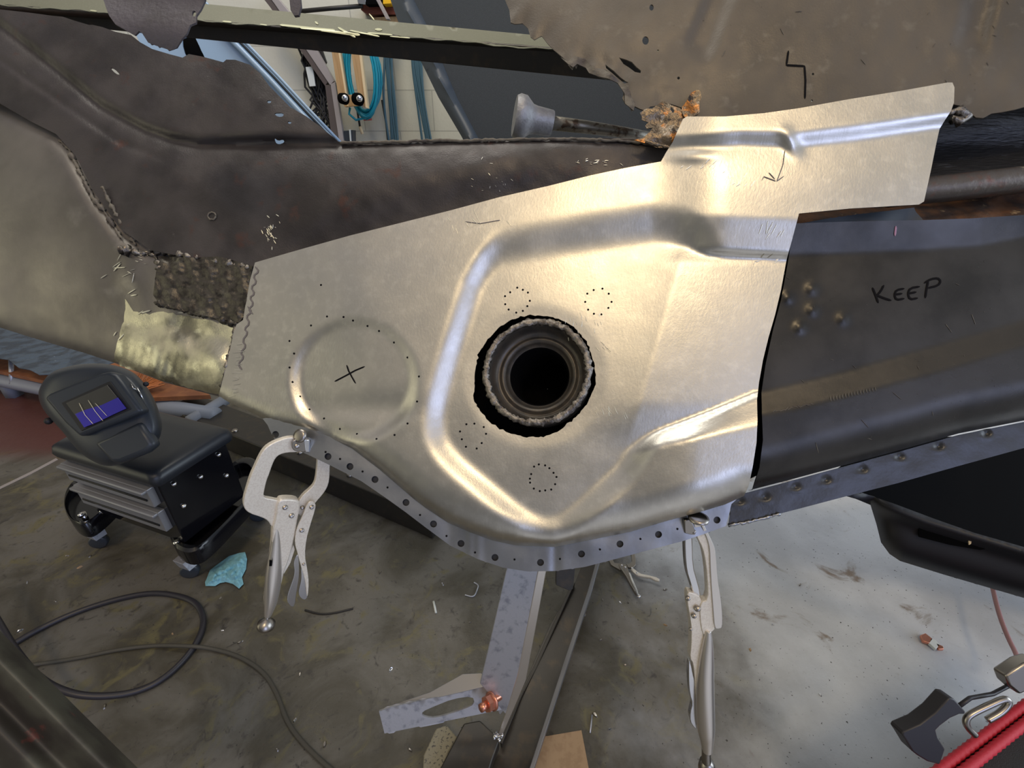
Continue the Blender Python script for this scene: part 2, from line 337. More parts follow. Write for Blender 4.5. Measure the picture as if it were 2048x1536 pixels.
def inside(X, Y, poly):
    c = np.zeros(X.shape, bool); n = len(poly)
    for i in range(n):
        ax, ay = poly[i]; bx, by = poly[(i+1) % n]
        if ay == by: continue
        m = ((ay > Y) != (by > Y)) & (X < (bx-ax)*(Y-ay)/(by-ay)+ax); c ^= m
    return c
def sdist(X, Y, poly): d = pdist(X, Y, poly, True); return np.where(inside(X, Y, poly), -d, d)
def sst(a, b, x): t = np.clip((x-a)/(b-a), 0, 1); return t*t*(3-2*t)
def above(X, Y, poly):                                        # signed: >0 above (smaller y) of a left-to-right polyline
    xs = [p[0] for p in poly]; ys = [p[1] for p in poly]; return np.interp(X, xs, ys)-Y
def fnoise(X, Y, s, seed=0):
    r = np.random.default_rng(seed); o = np.zeros(X.shape)
    for k in range(10):
        a = r.uniform(0, 2*math.pi); f = s*r.uniform(.6, 2.2); o += np.sin((X*math.cos(a)+Y*math.sin(a))*f+r.uniform(0, 6.28))/(k*.35+1)
    return o/3
def sheet(name, outline, dfun, material, parent, step=8, holes=(), solid=0.0012, edge_step=None, auto=None, smooth=True):
    ol = resample(outline, edge_step or step); hs = [resample(h, min(step, 5)) for h in holes]
    A = np.array(ol); x0, y0 = A.min(0); x1, y1 = A.max(0)
    gx, gy = np.meshgrid(np.arange(x0+step/2, x1, step), np.arange(y0+step/2, y1, step*.87))
    gx = gx+(np.arange(gx.shape[0]) % 2)[:, None]*step/2; gx, gy = gx.ravel(), gy.ravel()
    k = inside(gx, gy, ol); gx, gy = gx[k], gy[k]
    k = pdist(gx, gy, ol, True) > step*.45; gx, gy = gx[k], gy[k]
    for h in hs: k = sdist(gx, gy, h) > step*.4; gx, gy = gx[k], gy[k]
    pts = list(ol); edges = [(i, (i+1) % len(ol)) for i in range(len(ol))]
    for h in hs: n = len(pts); pts += list(h); edges += [(n+i, n+(i+1) % len(h)) for i in range(len(h))]
    pts += list(zip(gx.tolist(), gy.tolist()))
    V2, E2, F2, *_ = delaunay_2d_cdt([Vector((p[0], p[1])) for p in pts], edges, [], 0, 1e-4)
    V2 = np.array([[v.x, v.y] for v in V2]); F2 = np.array([f for f in F2 if len(f) == 3])
    c = V2[F2].mean(1); k = inside(c[:, 0], c[:, 1], ol)
    for h in hs: k &= ~inside(c[:, 0], c[:, 1], h)
    F2 = F2[k]
    D = dfun(V2[:, 0], V2[:, 1]); P = CAMP[None]+rays(V2[:, 0], V2[:, 1])*D[:, None]
    # winding: face the camera
    a, b, cc = P[F2[0][0]], P[F2[0][1]], P[F2[0][2]]
    if np.dot(np.cross(b-a, cc-a), CAMP-a) < 0: F2 = F2[:, ::-1]
    return mobj(name, P, F2, material, parent, solid=solid, auto=auto, smooth=smooth)
def plate(name, outline, D, thick, material, parent, bevel=0.0008, round_=0, holes=()):
    """outline in pixels on a surface D(px,py) (nearest face), extruded away from the viewer"""
    ol = smooth_poly(outline, round_) if round_ else list(outline)
    Df = D if callable(D) else (lambda x, y: D)
    n = len(ol); mid = np.mean([dep(x, y, Df(x, y)) for x, y in ol], 0); nrm = mid-CAMP; nrm /= np.linalg.norm(nrm)
    P0 = [dep(x, y, Df(x, y)) for x, y in ol]; 
    a = np.zeros(3)
    for i in range(n): a += np.cross(P0[i]-mid, P0[(i+1) % n]-mid)
    a /= np.linalg.norm(a); a = a if np.dot(a, nrm) > 0 else -a
    P1 = [p+a*thick for p in P0]
    F = [list(range(n)), [n+i for i in range(n)][::-1]]+[[i, n+i, n+(i+1) % n, (i+1) % n] for i in range(n)]
    return mobj(name, P0+P1, F, material, parent, smooth=True, auto=30, bevel=bevel)
def ribbons(name, lines, dfun, width, material, parent, off=0.0006):
    mb = MB()
    for ln in lines:
        w = width
        if len(ln) and isinstance(ln[0], (int, float)): w = ln[0]; ln = ln[1:]
        P = np.array(resample(ln, 4, False)); n = len(P)
        if n < 2: continue
        T = np.gradient(P, axis=0); T /= np.linalg.norm(T, axis=1)[:, None]+1e-9; Nn = np.stack([-T[:, 1], T[:, 0]], 1)
        tw = w/2*np.minimum(1, np.minimum(np.arange(n)+.6, n-np.arange(n)-.4)/1.5)[:, None]
        V = []
        for Q, o in ((P+Nn*tw, off), (P+Nn*tw*.5, off*1.25), (P-Nn*tw*.5, off*1.25), (P-Nn*tw, off)):
            D = dfun(Q[:, 0], Q[:, 1])-o; V.append(CAMP[None]+rays(Q[:, 0], Q[:, 1])*D[:, None])
        VV = np.concatenate(V); F = []
        for j in range(3):
            for i in range(n-1): F.append([j*n+i, j*n+i+1, (j+1)*n+i+1, (j+1)*n+i])
        mb.add(VV, F)
    return mobj(name, mb.V, mb.F, material, parent)
def bead(name, line, dfun, rpx, material, parent, seed=1, step=4, jit=.35, off=0):
    r = np.random.default_rng(seed); P = resample(line, step, False); pts = []; rs = []
    for (x, y) in P:
        D = float(dfun(np.array([x]), np.array([y]))[0])-off; k = 1+r.normal(0, jit); rs.append(max(.25, k)*rpx*D/FP)
        pts.append(dep(x+r.normal(0, rpx*.25), y+r.normal(0, rpx*.25), D))
    return MB().tube(pts, rs, 8).obj(name, material, parent)
# ------------------------------------------------------------------ setting
mobj('floor', [(-4.5, -0.4, 0), (4.5, -0.4, 0), (4.5, 3.2, 0), (-4.5, 3.2, 0)], [[0, 1, 2, 3]], 'floor', smooth=False, origin=(0, 0, 0))['kind'] = 'structure'
mb = MB().box((0, 3.1, 1.5), (1, 0, 0), (0, 1, 0), (0, 0, 1), 9, 0.2, 3.0)
wb = mb.obj('wall_back', 'wall', smooth=False, origin=(-0.05, 3.0, 0.02)); wb['kind'] = 'structure'

# ------------------------------------------------------------------ the repair patch (bare sheet steel)
LIP = [(455, 803), (472, 811), (543, 844), (615, 860), (658, 874), (704, 897), (758, 938), (830, 1000), (850, 1015), (895, 1045), (941, 1065), (985, 1081), (1032, 1091), (1110, 1094), (1180, 1080), (1260, 1064), (1330, 1043), (1397, 1025), (1450, 1009), (1488, 992)]
PATCH = ([(510, 525), (600, 499), (700, 471), (800, 446), (900, 421), (1000, 394), (1100, 371), (1180, 351), (1250, 336), (1322, 323), (1332, 305), (1345, 285), (1358, 255), (1366, 238), (1374, 233), (1450, 233), (1530, 226), (1600, 216), (1700, 198), (1800, 182), (1895, 165), (1905, 165), (1909, 175), (1908, 205), (1902, 222), (1890, 240), (1879, 258), (1873, 285), (1862, 340), (1852, 385), (1848, 403), (1838, 409),
          (1700, 417), (1598, 427), (1588, 465), (1573, 520), (1562, 580), (1550, 630), (1537, 675), (1526, 720), (1518, 765), (1514, 800), (1515, 840), (1513, 885), (1506, 930), (1498, 970), (1488, 992)] + LIP[::-1][1:] + [(437, 791), (447, 755), (459, 705), (467, 665), (473, 649), (486, 640), (491, 610), (500, 560)])
INNER = smooth_poly([(985, 548), (1060, 532), (1200, 510), (1372, 488), (1345, 600), (1300, 770), (1255, 900), (1185, 965), (1128, 1018), (1095, 1027), (1060, 1012), (990, 955), (915, 893), (897, 850), (915, 770), (955, 640)], 2)
R_UP = [(1000, 268), (1360, 268), (1480, 262), (1600, 262), (1700, 250), (1893, 224), (2000, 210)]
R_LO = [(1000, 306), (1345, 302), (1480, 290), (1600, 296), (1700, 285), (1878, 258), (2000, 240)]
RDG = [(1240, 905), (1515, 785)]; RDG2 = [(1240, 905), (1380, 878), (1515, 850)]
def hPatch(X, Y):
    h = np.zeros(X.shape)
    d = sdist(X, Y, INNER)
    dd = np.maximum(d, 0)
    crx = np.interp(Y, [488, 900], [1372, 1252])
    wb_ = 62+34*sst(600, 500, Y)*sst(930, 1020, X); lev = sst(0, 1, (dd-4)/(wb_-4))                                       # 0 in the sunken plateau, 1 on the outer sheet
    rise = 0.52*sst(905, 800, Y)*sst(478, 530, Y)+0*X
    rgt = sst(490, 520, Y-0.06*(X-1372))*sst(905, 880, Y-np.interp(X, [1250, 1515], [0, -110]))
    lev = np.where((X > crx) & (Y > 480), np.maximum(lev*(1-rgt), rise), lev)
    lev = np.where((X > crx-90) & (X <= crx), np.minimum(lev, 1), lev)
    lev = np.where((X <= crx) & (Y > 470), np.maximum(lev, 0.52*np.clip((X-crx+125)/125, 0, 1)**2*sst(905, 800, Y)*sst(478, 530, Y)), lev)
    h += -0.0115*(1-lev)
    # folded ridge fanning out to the lower right: the sheet below it stands prouder
    c1 = above(X, Y, [(1235, 908), (1370, 852), (1450, 812), (1515, 788), (1700, 730)]); c2 = above(X, Y, [(1235, 912), (1380, 880), (1515, 850), (1700, 800)])
    tt = np.clip(-c1/np.maximum(c1*0+(c2-c1), 6), 0, 1)
    h += 0.012*sst(1235, 1400, X)*(tt*0.7+0.3*tt*tt*(3-2*tt))*sst(1040, 960, Y)**0
    # upper band above the plateau bends back towards the strip
    h += 0.0125*np.clip((515-(Y-0.05*(X-1400)))/85, 0, 1)*sst(1300, 1460, X)
    h += 0.004*sst(470, 330, Y)*sst(1000, 1500, X)
    # stepped strip
    u, l = above(X, Y, R_UP), above(X, Y, R_LO)
    st = np.clip((l+3)/(l-u+6), 0, 1)*sst(1290, 1345, X)
    h += 0.0085*(st*st*(3-2*st))*np.where(X > 1330, 1, 0)
    h += 0.004*np.exp(-((X-1575-0.4*(Y-270))/14.)**2)*np.exp(-((Y-285)/22.)**2)
    h += 0.0035*np.exp(-(((X-1385)/46.)**2+((Y-312)/13.)**2))
    # round dish on the left
    rr = np.hypot((X-709)/1.0, (Y-760)*1.02)
    h -= 0.0070*sst(134, 104, rr)*(0.35+0.65*sst(620, 800, Y+0.4*(700-X)))
    h -= 0.0035*np.exp(-(((X-720)/100.)**2+((Y-815)/26.)**2))
    # turn-under along the bottom lip
    dl = pdist(X, Y, [(437, 791)]+LIP); wl = np.interp(X, [430, 650, 900, 1500], [26, 32, 62, 66])
    t = np.clip(1-dl/wl, 0, 1); h -= np.interp(X, [430, 650, 900, 1500], [0.012, 0.016, 0.034, 0.034])*(1-np.sqrt(np.maximum(0, 1-t*t*0.93)))
    # right edge turned in a little, left end tucked in
    h -= 0.0007*fnoise(X, Y, 0.012, 3)+0.00008*fnoise(X, Y, 0.05, 5)
    h += 0.010*np.exp(-((X-300)/200.)**2)-0.012*sst(760, 480, X)*0.6
    # pressed lip round the opening
    rh = np.hypot(X-1071, Y-752); h -= 0.0014*sst(150, 112, rh)
    return h
def dPatch(X, Y): return DPP(X, Y)-hPatch(X, Y)
HOLE = smooth_poly([(950, 735), (949, 770), (948, 800), (955, 812), (968, 832), (985, 850), (1020, 867), (1055, 876), (1098, 872), (1125, 857), (1150, 836), (1172, 812), (1189, 780), (1192, 755), (1186, 715), (1172, 680), (1150, 655), (1120, 638), (1085, 629), (1045, 632), (1010, 646), (980, 672), (960, 702)], 1)
patch = empty('repair_patch_panel', dep(1080, 1090, 0.62), 'large bare steel repair panel with a round opening, clamped to the dark car body', 'repair panel')
sheet('pressed_sheet', PATCH, dPatch, 'patch', patch, step=7, holes=[jag(resample(HOLE, 6), 1.0)], edge_step=5)
FL_OUT = [(525, 837), (535, 850), (543, 868), (550, 880), (575, 892), (615, 909), (661, 931), (722, 962), (769, 994), (812, 1025), (850, 1054), (900, 1091), (955, 1118), (1005, 1135), (1055, 1143), (1110, 1142), (1169, 1134), (1235, 1117), (1306, 1098), (1370, 1081), (1425, 1062), (1452, 1052), (1463, 1008)]
FL = FL_OUT+[(1488, 985), (1450, 1000), (1397, 1016), (1260, 1055), (1180, 1071), (1110, 1085), (1032, 1082), (941, 1056), (850, 1006), (758, 930), (704, 889), (658, 866), (615, 852), (543, 836)]
HOLES = [(551, 869), (656, 913), (700, 933), (750, 959), (812, 1005), (867, 1048), (922, 1087), (990, 1115), (1081, 1125), (1163, 1108), (1240, 1088), (1317, 1069), (1434, 1040)]
def dFl(X, Y):
    dl = pdist(X, Y, LIP); do = pdist(X, Y, FL_OUT)
    return DPP(X, Y)+np.interp(X, [430, 650, 900, 1500], [0.006, 0.013, 0.031, 0.031])+0.0012*np.exp(-((X-1110)/9.)**2)-0.0012*np.exp(-((X-955)/10.)**2)-0.0012*np.exp(-((X-940)/5.)**2)+0.0006*fnoise(X, Y, 0.05, 9)
circ = lambda x, y, r, n=14, e=1.0: [(x+r*math.cos(2*math.pi*k/n), y+r*e*math.sin(2*math.pi*k/n)) for k in range(n)]
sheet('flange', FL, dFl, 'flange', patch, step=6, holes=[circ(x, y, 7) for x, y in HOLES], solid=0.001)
sheet('flange_backing', [(x, y-3) if y > 1000 else (x+2, y-3) for x, y in FL_OUT]+[(1488, 985), (1260, 1055), (1110, 1085), (941, 1056), (758, 930), (615, 852), (543, 836)], lambda X, Y: dFl(X, Y)+0.0045, 'keepflange', patch, step=14, solid=0.001)
# ink, punch marks and scratches
def zig(P, n, a):
    P = resample(P, 1, False); out = []
    for i in range(n):
        x, y = P[int(i*(len(P)-1)/(n-1))]; s = 1 if i % 2 else -1; out.append((x+s*a, y+RNG.normal(0, 1.5)))
    return out
ribbons('marker_line', [[2.6, (693, 730), (697, 742), (704, 755), (711, 767)], [2.8, (669, 763), (690, 752), (710, 741), (729, 733)]], dPatch, 3, 'marker', patch)
ribbons('marker_squiggle', [smooth_poly(zig([(515, 532), (505, 580), (500, 630)], 10, 5), 1, False), smooth_poly(zig([(500, 610), (486, 700), (478, 740)], 12, 5), 1, False)], dPatch, 3, 'greymarker', patch)
ribbons('marker_arrow', [[(1570, 300), (1566, 330), (1554, 362)], [(1524, 360), (1528, 353), (1552, 362)], [(1568, 352), (1554, 362)], [(1538, 345), (1550, 358)]], dPatch, 1.8, 'greymarker', patch)
ribbons('marker_dash', [[(930, 443), (960, 447), (1000, 440)]], dPatch, 1.6, 'greymarker', patch)
sc = []
for (cx, cy, n, l, a, sp) in [(1540, 470, 9, 22, -60, 14), (1525, 520, 8, 14, -35, 16), (945, 438, 10, 18, 60, 30), (1170, 640, 16, 10, 85, 30), (1215, 690, 8, 12, 60, 14), (1230, 820, 10, 14, 70, 14), (1415, 335, 12, 14, -40, 26), (1480, 370, 8, 14, -50, 20)]:
    for k in range(n):
        x, y = cx+RNG.normal(0, sp), cy+RNG.normal(0, sp*.4); t = math.radians(a+RNG.normal(0, 12)); q = l*RNG.uniform(.4, 1.2)
        sc.append([1.2, (x, y), (x+q*math.cos(t), y+q*math.sin(t))])
for k in range(14):
    y = 690+8*k; x = 478-.12*(y-600); sc.append([1.3, (x+RNG.uniform(-2, 10), y), (x+RNG.uniform(14, 26), y+RNG.uniform(-4, 4))])
ribbons('scratches', sc, dPatch, 1.3, 'scratch', patch)['kind'] = 'stuff'
dots = [(642, 570), (579, 682), (588, 707), (622, 651), (654, 633), (687, 634), (706, 641), (735, 652), (758, 662), (788, 685), (815, 715), (838, 753), (834, 803), (815, 847), (789, 870), (753, 878), (714, 868), (680, 858), (648, 837), (619, 819), (600, 793), (585, 764), (579, 735)]
for (cx, cy, r, n) in [(1035, 600, 25, 11), (1197, 603, 26, 10), (945, 870, 26, 9), (1085, 957, 27, 14)]:
    for k in range(n): dots.append((cx+r*math.cos(k*6.283/n)+RNG.normal(0, 1.5), cy+r*math.sin(k*6.283/n)+RNG.normal(0, 1.5)))
mb = MB()
for (x, y) in dots:
    D = float(dPatch(np.array([x]), np.array([y]))[0]); c = dep(x, y, D-0.0004); r = 2.1*D/FP; n = 8
    mb.add([c]+[dep(x+2.2*math.cos(k*math.pi/4), y+2.2*math.sin(k*math.pi/4), D-0.0003) for k in range(n)], [[0, 1+k, 1+(k+1) % n] for k in range(n)])
mb.obj('punch_marks', 'marker', patch)['kind'] = 'stuff'
mb = MB()
for (x, y) in [(651, 904), (680, 918), (725, 943), (775, 975), (840, 1030), (893, 1072), (950, 1105), (1029, 1119), (1120, 1118), (1200, 1099), (1281, 1078), (1355, 1058)]:
    D = float(dFl(np.array([x]), np.array([y]))[0]); mb.add([dep(x+2.2*math.cos(k*math.pi/4), y+2.2*math.sin(k*math.pi/4), D-0.0004) for k in range(8)], [list(range(8))])
mb.obj('pilot_holes', 'marker', patch)['kind'] = 'stuff'

# ------------------------------------------------------------------ the car body
body = empty('car_body', dep(1000, 500, 0.70), 'dark old car body side with torn corroded edges, surrounding the bare steel panel', 'car body')
CREASE = [(-160, -40), (0, 52), (110, 138), (200, 213), (290, 262), (340, 280), (400, 290), (560, 286), (680, 288), (900, 281), (1100, 276), (1345, 284)]
B_BOT = [(488, 600), (512, 533), (600, 506), (700, 478), (800, 453), (900, 428), (1000, 401), (1100, 378), (1180, 358), (1250, 343), (1330, 330)]
B_TOP = [(-500, -150), (-140, 10), (0, 20), (60, 24), (100, 30), (125, 34), (150, 42), (178, 50), (185, 50), (205, 55), (232, 62), (262, 70), (280, 84), (305, 98), (338, 108), (365, 114), (378, 108), (405, 112), (430, 120), (447, 124), (452, 118), (472, 119), (500, 130), (520, 147), (540, 172), (562, 195), (580, 214), (610, 232), (640, 252), (660, 270), (676, 284), (740, 284), (800, 283), (860, 279), (920, 280), (1000, 278), (1100, 276), (1200, 276), (1290, 282), (1345, 292)]
AB = [(505, 532), (440, 513), (380, 516), (335, 507), (300, 500), (240, 457), (185, 380), (150, 310), (112, 268), (60, 242), (0, 207), (-160, 140), (-500, -3)]
B_OUT = jag(B_TOP, 0.8)+B_BOT[::-1]+AB
def dB(X, Y):
    c = above(X, Y, CREASE); bot = above(X, Y, AB[::-1]+B_BOT[1:])
    h = 0.0*X
    up = np.clip(c/160, 0, 1.5)
    h += 0.012*(1-np.exp(-(c/12.)**2))*(c > 0)-0.014*up                # rounded shoulder above the crease
    h += np.where(c < 0, 0.016*np.sin(np.pi/2*np.clip(-c/85, 0, 1)), 0)
    h -= 0.004*np.exp(-((c+2)/9.)**2)
    h -= np.where((c < 0), 0.020*sst(95, -10, bot)*sst(450, 700, X), 0)
    h += 0.010*np.exp(-(((X-520)/70.)**2+((Y-215)/90.)**2))*sst(2, 20, c)
    s2 = above(X, Y, [(-160, 20), (0, 120), (130, 210), (240, 285), (360, 330), (600, 420)])
    h -= 0.004*np.exp(-(s2/8.)**2)*sst(380, 250, X)
    h += 0.0022*fnoise(X, Y, 0.02, 21)+0.0007*fnoise(X, Y, 0.09, 22)
    return DPP(X, Y)+0.020-h*0.9-0.010*sst(500, 300, X)
BHOL = [smooth_poly(h, 1) for h in ([(546, 226), (567, 225), (567, 233), (556, 234)], [(533, 201), (541, 200), (543, 205), (536, 207)], [(575, 242), (583, 243), (582, 248), (576, 247)], [(549, 276), (556, 282), (567, 279), (569, 285), (558, 289), (550, 285)], [(219, 135), (228, 137), (241, 150), (232, 148)])]
sheet('upper_side_panel', B_OUT, dB, 'darkpanel', body, step=6.5, holes=BHOL, solid=0.0015, edge_step=6)
A_OUT = [(x-2, y-3) for x, y in AB[::-1][:-1]]+[(506, 533), (500, 560), (491, 610), (486, 640), (473, 649), (467, 665), (459, 705), (447, 755), (437, 793), (380, 778), (330, 765), (260, 738), (230, 726), (170, 706), (120, 692), (60, 674), (0, 655), (-160, 622), (-500, 512)]
A_LO = [(-500, 512), (-160, 622), (0, 655), (60, 674), (120, 692), (170, 706), (230, 726), (330, 765), (437, 793)]
def dA(X, Y):
    dl = pdist(X, Y, A_LO); t = np.clip(1-dl/70, 0, 1)
    h = -0.030*(1-np.sqrt(np.maximum(0, 1-t*t*.95)))
    h += 0.022*np.sin(np.clip((X+100)/560, 0, 1)*math.pi)*np.sin(np.clip((Y-150)/500, 0, 1)*math.pi)
    top = pdist(X, Y, AB[3:]); h -= 0.012*np.exp(-(top/16.)**2)
    h += 0.003*np.exp(-((above(X, Y, [(240, 740), (360, 600)])/40)**2))*0
    m = sst(210, 330, X)*sst(520, 620, Y); h += m*(0.0030*fnoise(X, Y, 0.06, 31)+.0007*np.sin((X+.25*Y)*.36)*sst(650, 720, Y)*sst(400, 330, X))
    h += 0.0045*np.exp(-(((X-250)/40.)**2+((Y-530)/60.)**2))*fnoise(X, Y, .05, 33)
    h -= 0.006*sst(6, -6, above(X, Y, [(200, 640), (360, 626), (478, 655)]))*sst(40, 0, pdist(X, Y, [(360, 650), (470, 690)]))
    h += 0.004*sst(400, 455, X)*sst(640, 700, Y)
    return DPP(X, Y)+0.012-h+0.0008*fnoise(X, Y, .01, 34)
sheet('lower_side_panel', A_OUT, dA, 'oldpanel', body, step=8, solid=0.0015)
BR = jag(resample([(252, 600), (268, 622), (300, 628), (322, 624), (362, 630), (420, 640), (466, 654), (458, 705), (446, 755), (436, 790), (330, 763), (270, 741), (226, 724), (232, 690), (246, 650)], 8), 1.5)
sheet('sanded_metal_area', BR, lambda X, Y: dA(X, Y)-0.0012*sst(0, 14, pdist(X, Y, BR, True))-0.0002, 'bright', body, step=6, solid=0)
REC = [(318, 512), (380, 515), (440, 513), (505, 532), (500, 560), (492, 605), (488, 632), (478, 645), (430, 636), (370, 622), (322, 612), (306, 590), (312, 545)]
sheet('scorched_corner_patch', REC, lambda X, Y: dA(X, Y)-0.0065+0.0022*fnoise(X, Y, .12, 41)+.0012*fnoise(X, Y, .35, 42), 'recess', body, step=4)
dAc = lambda X, Y: dA(X, Y)-0.003
k = 0
for ln, r in (([(120, 282), (140, 300), (160, 345), (185, 395), (210, 425), (245, 480)], 3), ([(205, 375), (225, 415), (245, 450), (272, 490)], 3.2), ([(245, 500), (275, 505), (310, 510), (322, 540)], 4), ([(300, 500), (330, 505), (420, 520), (500, 535)], 4), ([(310, 605), (350, 618), (400, 630), (440, 640), (475, 648)], 4), ([(470, 655), (466, 670), (460, 700), (450, 745), (440, 788)], 2.6), ([(500, 545), (492, 605), (488, 640)], 3)):
    k += 1; bead('weld_bead', ln, dAc, r, 'rough_weld' if k in (3, 4, 6) else 'recess' if k in (5, 7) else 'tornedge', body, seed=k, step=4, jit=.7)
spots = [(300-115+x, 0+y) for x, y in []]
# bright grinding flecks
fl = []
for (cx, cy, n, sx_, sy_, l, a) in [(1195, 325, 14, 22, 3, 8, -8), (540, 465, 30, 8, 15, 7, 60), (235, 560, 9, 22, 26, 22, -40), (270, 640, 10, 30, 20, 18, -35), (340, 675, 6, 10, 8, 16, -30), (300, 520, 12, 18, 8, 8, 10), (985, 375, 16, 30, 22, 5, 50)]:
    for q in range(n):
        x, y = cx+RNG.normal(0, sx_), cy+RNG.normal(0, sy_); t = math.radians(a+RNG.normal(0, 25)); q2 = l*RNG.uniform(.5, 1.3)
        fl.append([RNG.uniform(1, 3.4) if l > 10 else RNG.uniform(1, 2.0), (x, y), (x+q2*math.cos(t), y+q2*math.sin(t))])
def dBA(X, Y): return np.where(inside(X, Y, B_OUT), dB(X, Y), dA(X, Y))-0.0006
ribbons('grinding_flecks', fl, dBA, 2, 'scratch', body)['kind'] = 'stuff'
bead('sealed_edge', [(680, 286), (800, 284), (860, 281), (920, 282), (1000, 280), (1100, 278), (1200, 279), (1290, 286), (1340, 294)], lambda X, Y: dB(X, Y)-0.004, 3.0, 'tornedge', body, seed=12, step=7, jit=.15)
bead('raised_ring', circ(424, 432, 8, 16, .9)+[(432, 432)], lambda X, Y: dB(X, Y)-0.001, 1.6, 'tornedge', body, seed=4, step=4, jit=.1)

# torn upper right panel
T_L = [(950, -300), (990, -70), (1010, 0), (1019, 20), (1021, 45), (1030, 48), (1045, 46), (1054, 56), (1061, 74), (1069, 80), (1084, 72), (1095, 86), (1108, 100), (1120, 108), (1130, 118), (1137, 130), (1145, 138), (1146, 130), (1152, 135), (1157, 126), (1166, 131), (1175, 134), (1180, 144), (1190, 149), (1196, 154), (1212, 158), (1224, 158), (1234, 163), (1240, 172), (1247, 184), (1246, 196), (1250, 207), (1257, 212), (1264, 221), (1270, 213), (1280, 218), (1290, 222), (1300, 214), (1312, 212), (1325, 204), (1345, 209), (1362, 216)]
TEAR = [(1885, 213), (1903, 208), (1925, 212), (1938, 224), (1952, 235), (1967, 236), (1983, 227), (2005, 224), (2030, 219), (2048, 214), (2150, 190), (2700, 125)]
T_OUT = jag(T_L, .7)+[(1372, 226), (1385, 245), (1420, 250), (1600, 235), (1800, 200), (1870, 196)]+TEAR+[(2700, -300)]
def groove(X, Y, p, q, w):
    ax, ay = p; bx, by = q; L = math.hypot(bx-ax, by-ay); ux, uy = (bx-ax)/L, (by-ay)/L
    s = (X-ax)*ux+(Y-ay)*uy; t = (X-ax)*(-uy)+(Y-ay)*ux
    return sst(L+28, L-14, s)*(sst(w, w*.2, np.abs(t+0.3*w)))
def dT(X, Y):
    h = -0.0*X
    h -= 0.0065*groove(X, Y, (1450, -60), (1385, 95), 40)+0.0065*groove(X, Y, (1962, -60), (1930, 85), 42)
    dl = pdist(X, Y, T_L); h -= 0.014*np.exp(-dl/45.)*sst(250, 0, Y-0.2*(X-1000))
    h += 0.0018*fnoise(X, Y, 0.012, 51)+0.0005*fnoise(X, Y, 0.08, 52)
    m = sst(80, 10, pdist(X, Y, [(1160, 140), (1260, 150), (1300, 210)])); h += m*0.0022*fnoise(X, Y, .09, 53)
    return DPP(X, Y)+0.012-h
TH = [circ(1291, 81, 6.5, 16, 1.3), circ(1303, 15, 4.5, 10, 1.4), circ(1357, 156, 3, 8), circ(1626, 148, 2.5, 8), circ(1624, 201, 2, 6), circ(1316, 101, 2, 6),
      [(1238, 115), (1252, 119), (1264, 124), (1273, 134), (1282, 141), (1281, 146), (1270, 144), (1258, 135), (1247, 128)],
      [(1211, 129), (1216, 133), (1228, 142), (1240, 154), (1252, 163), (1257, 165), (1249, 167), (1238, 158), (1224, 146), (1212, 136)],
      [(1255, 172), (1259, 180), (1263, 195), (1270, 206), (1264, 204), (1258, 192)]]
sheet('torn_floor_panel', T_OUT, dT, 'torn', body, step=9, holes=TH, solid=0.0018, edge_step=5)
FR = jag([(1123, 112), (1135, 121), (1148, 113), (1170, 115), (1178, 128), (1190, 136), (1209, 135), (1222, 148), (1240, 162), (1256, 170), (1262, 190), (1272, 208), (1266, 222), (1257, 211), (1249, 207), (1246, 186), (1236, 165), (1218, 159), (1197, 153), (1181, 146), (1172, 136), (1157, 128), (1146, 134), (1137, 126)], 1.5)
sheet('corroded_fringe', FR, lambda X, Y: dT(X, Y)-0.004+0.002*fnoise(X, Y, .12, 61), 'tornedge', body, step=5)
FLAP = jag([(1281, 226), (1290, 218), (1305, 216), (1326, 202), (1345, 210), (1362, 217), (1374, 232), (1366, 240), (1356, 262), (1345, 288), (1330, 296), (1310, 294), (1290, 286), (1270, 280), (1287, 275), (1300, 262), (1306, 255), (1295, 258), (1291, 250), (1297, 245), (1284, 240), (1283, 232)], 1)
FL_H = [[(1340, 218), (1346, 226), (1349, 222), (1343, 214)]]
sheet('crumpled_flap', FLAP, lambda X, Y: DPP(X, Y)+0.004-0.004*fnoise(X, Y, .08, 71), 'burnt', body, step=4, holes=FL_H)
CO = smooth_poly([(1362, 216), (1372, 205), (1382, 185), (1398, 178), (1404, 190), (1398, 208), (1400, 228), (1380, 234), (1368, 236)], 1)
sheet('melted_bracket', CO, lambda X, Y: DPP(X, Y)+0.002-0.004*fnoise(X, Y, .1, 72), 'burnt', body, step=3)
bead('weld_bead', [(1290, 284), (1310, 288), (1330, 292), (1345, 300)], lambda X, Y: DPP(X, Y)-0.002, 3.5, 'burnt', body, seed=81, step=5, jit=.4)
ribbons('marker_line', [[(1577, 101), (1573, 130)], [(1572, 130), (1610, 132)], [(1609, 131), (1611, 160), (1610, 197)]], dT, 4, 'marker', body)
sT = []
for q in range(46):
    x, y = RNG.uniform(1100, 2040), RNG.uniform(0, 200); t = RNG.uniform(0, 3.1); l = RNG.choice([2, 3, 8, 14], p=[.4, .4, .12, .08])
    if y < .22*(x-1050)+20: sT.append([1.5, (x, y), (x+l*math.cos(t), y+l*math.sin(t))])
ribbons('scratches', sT, dT, 1.5, 'tornedge', body)['kind'] = 'stuff'
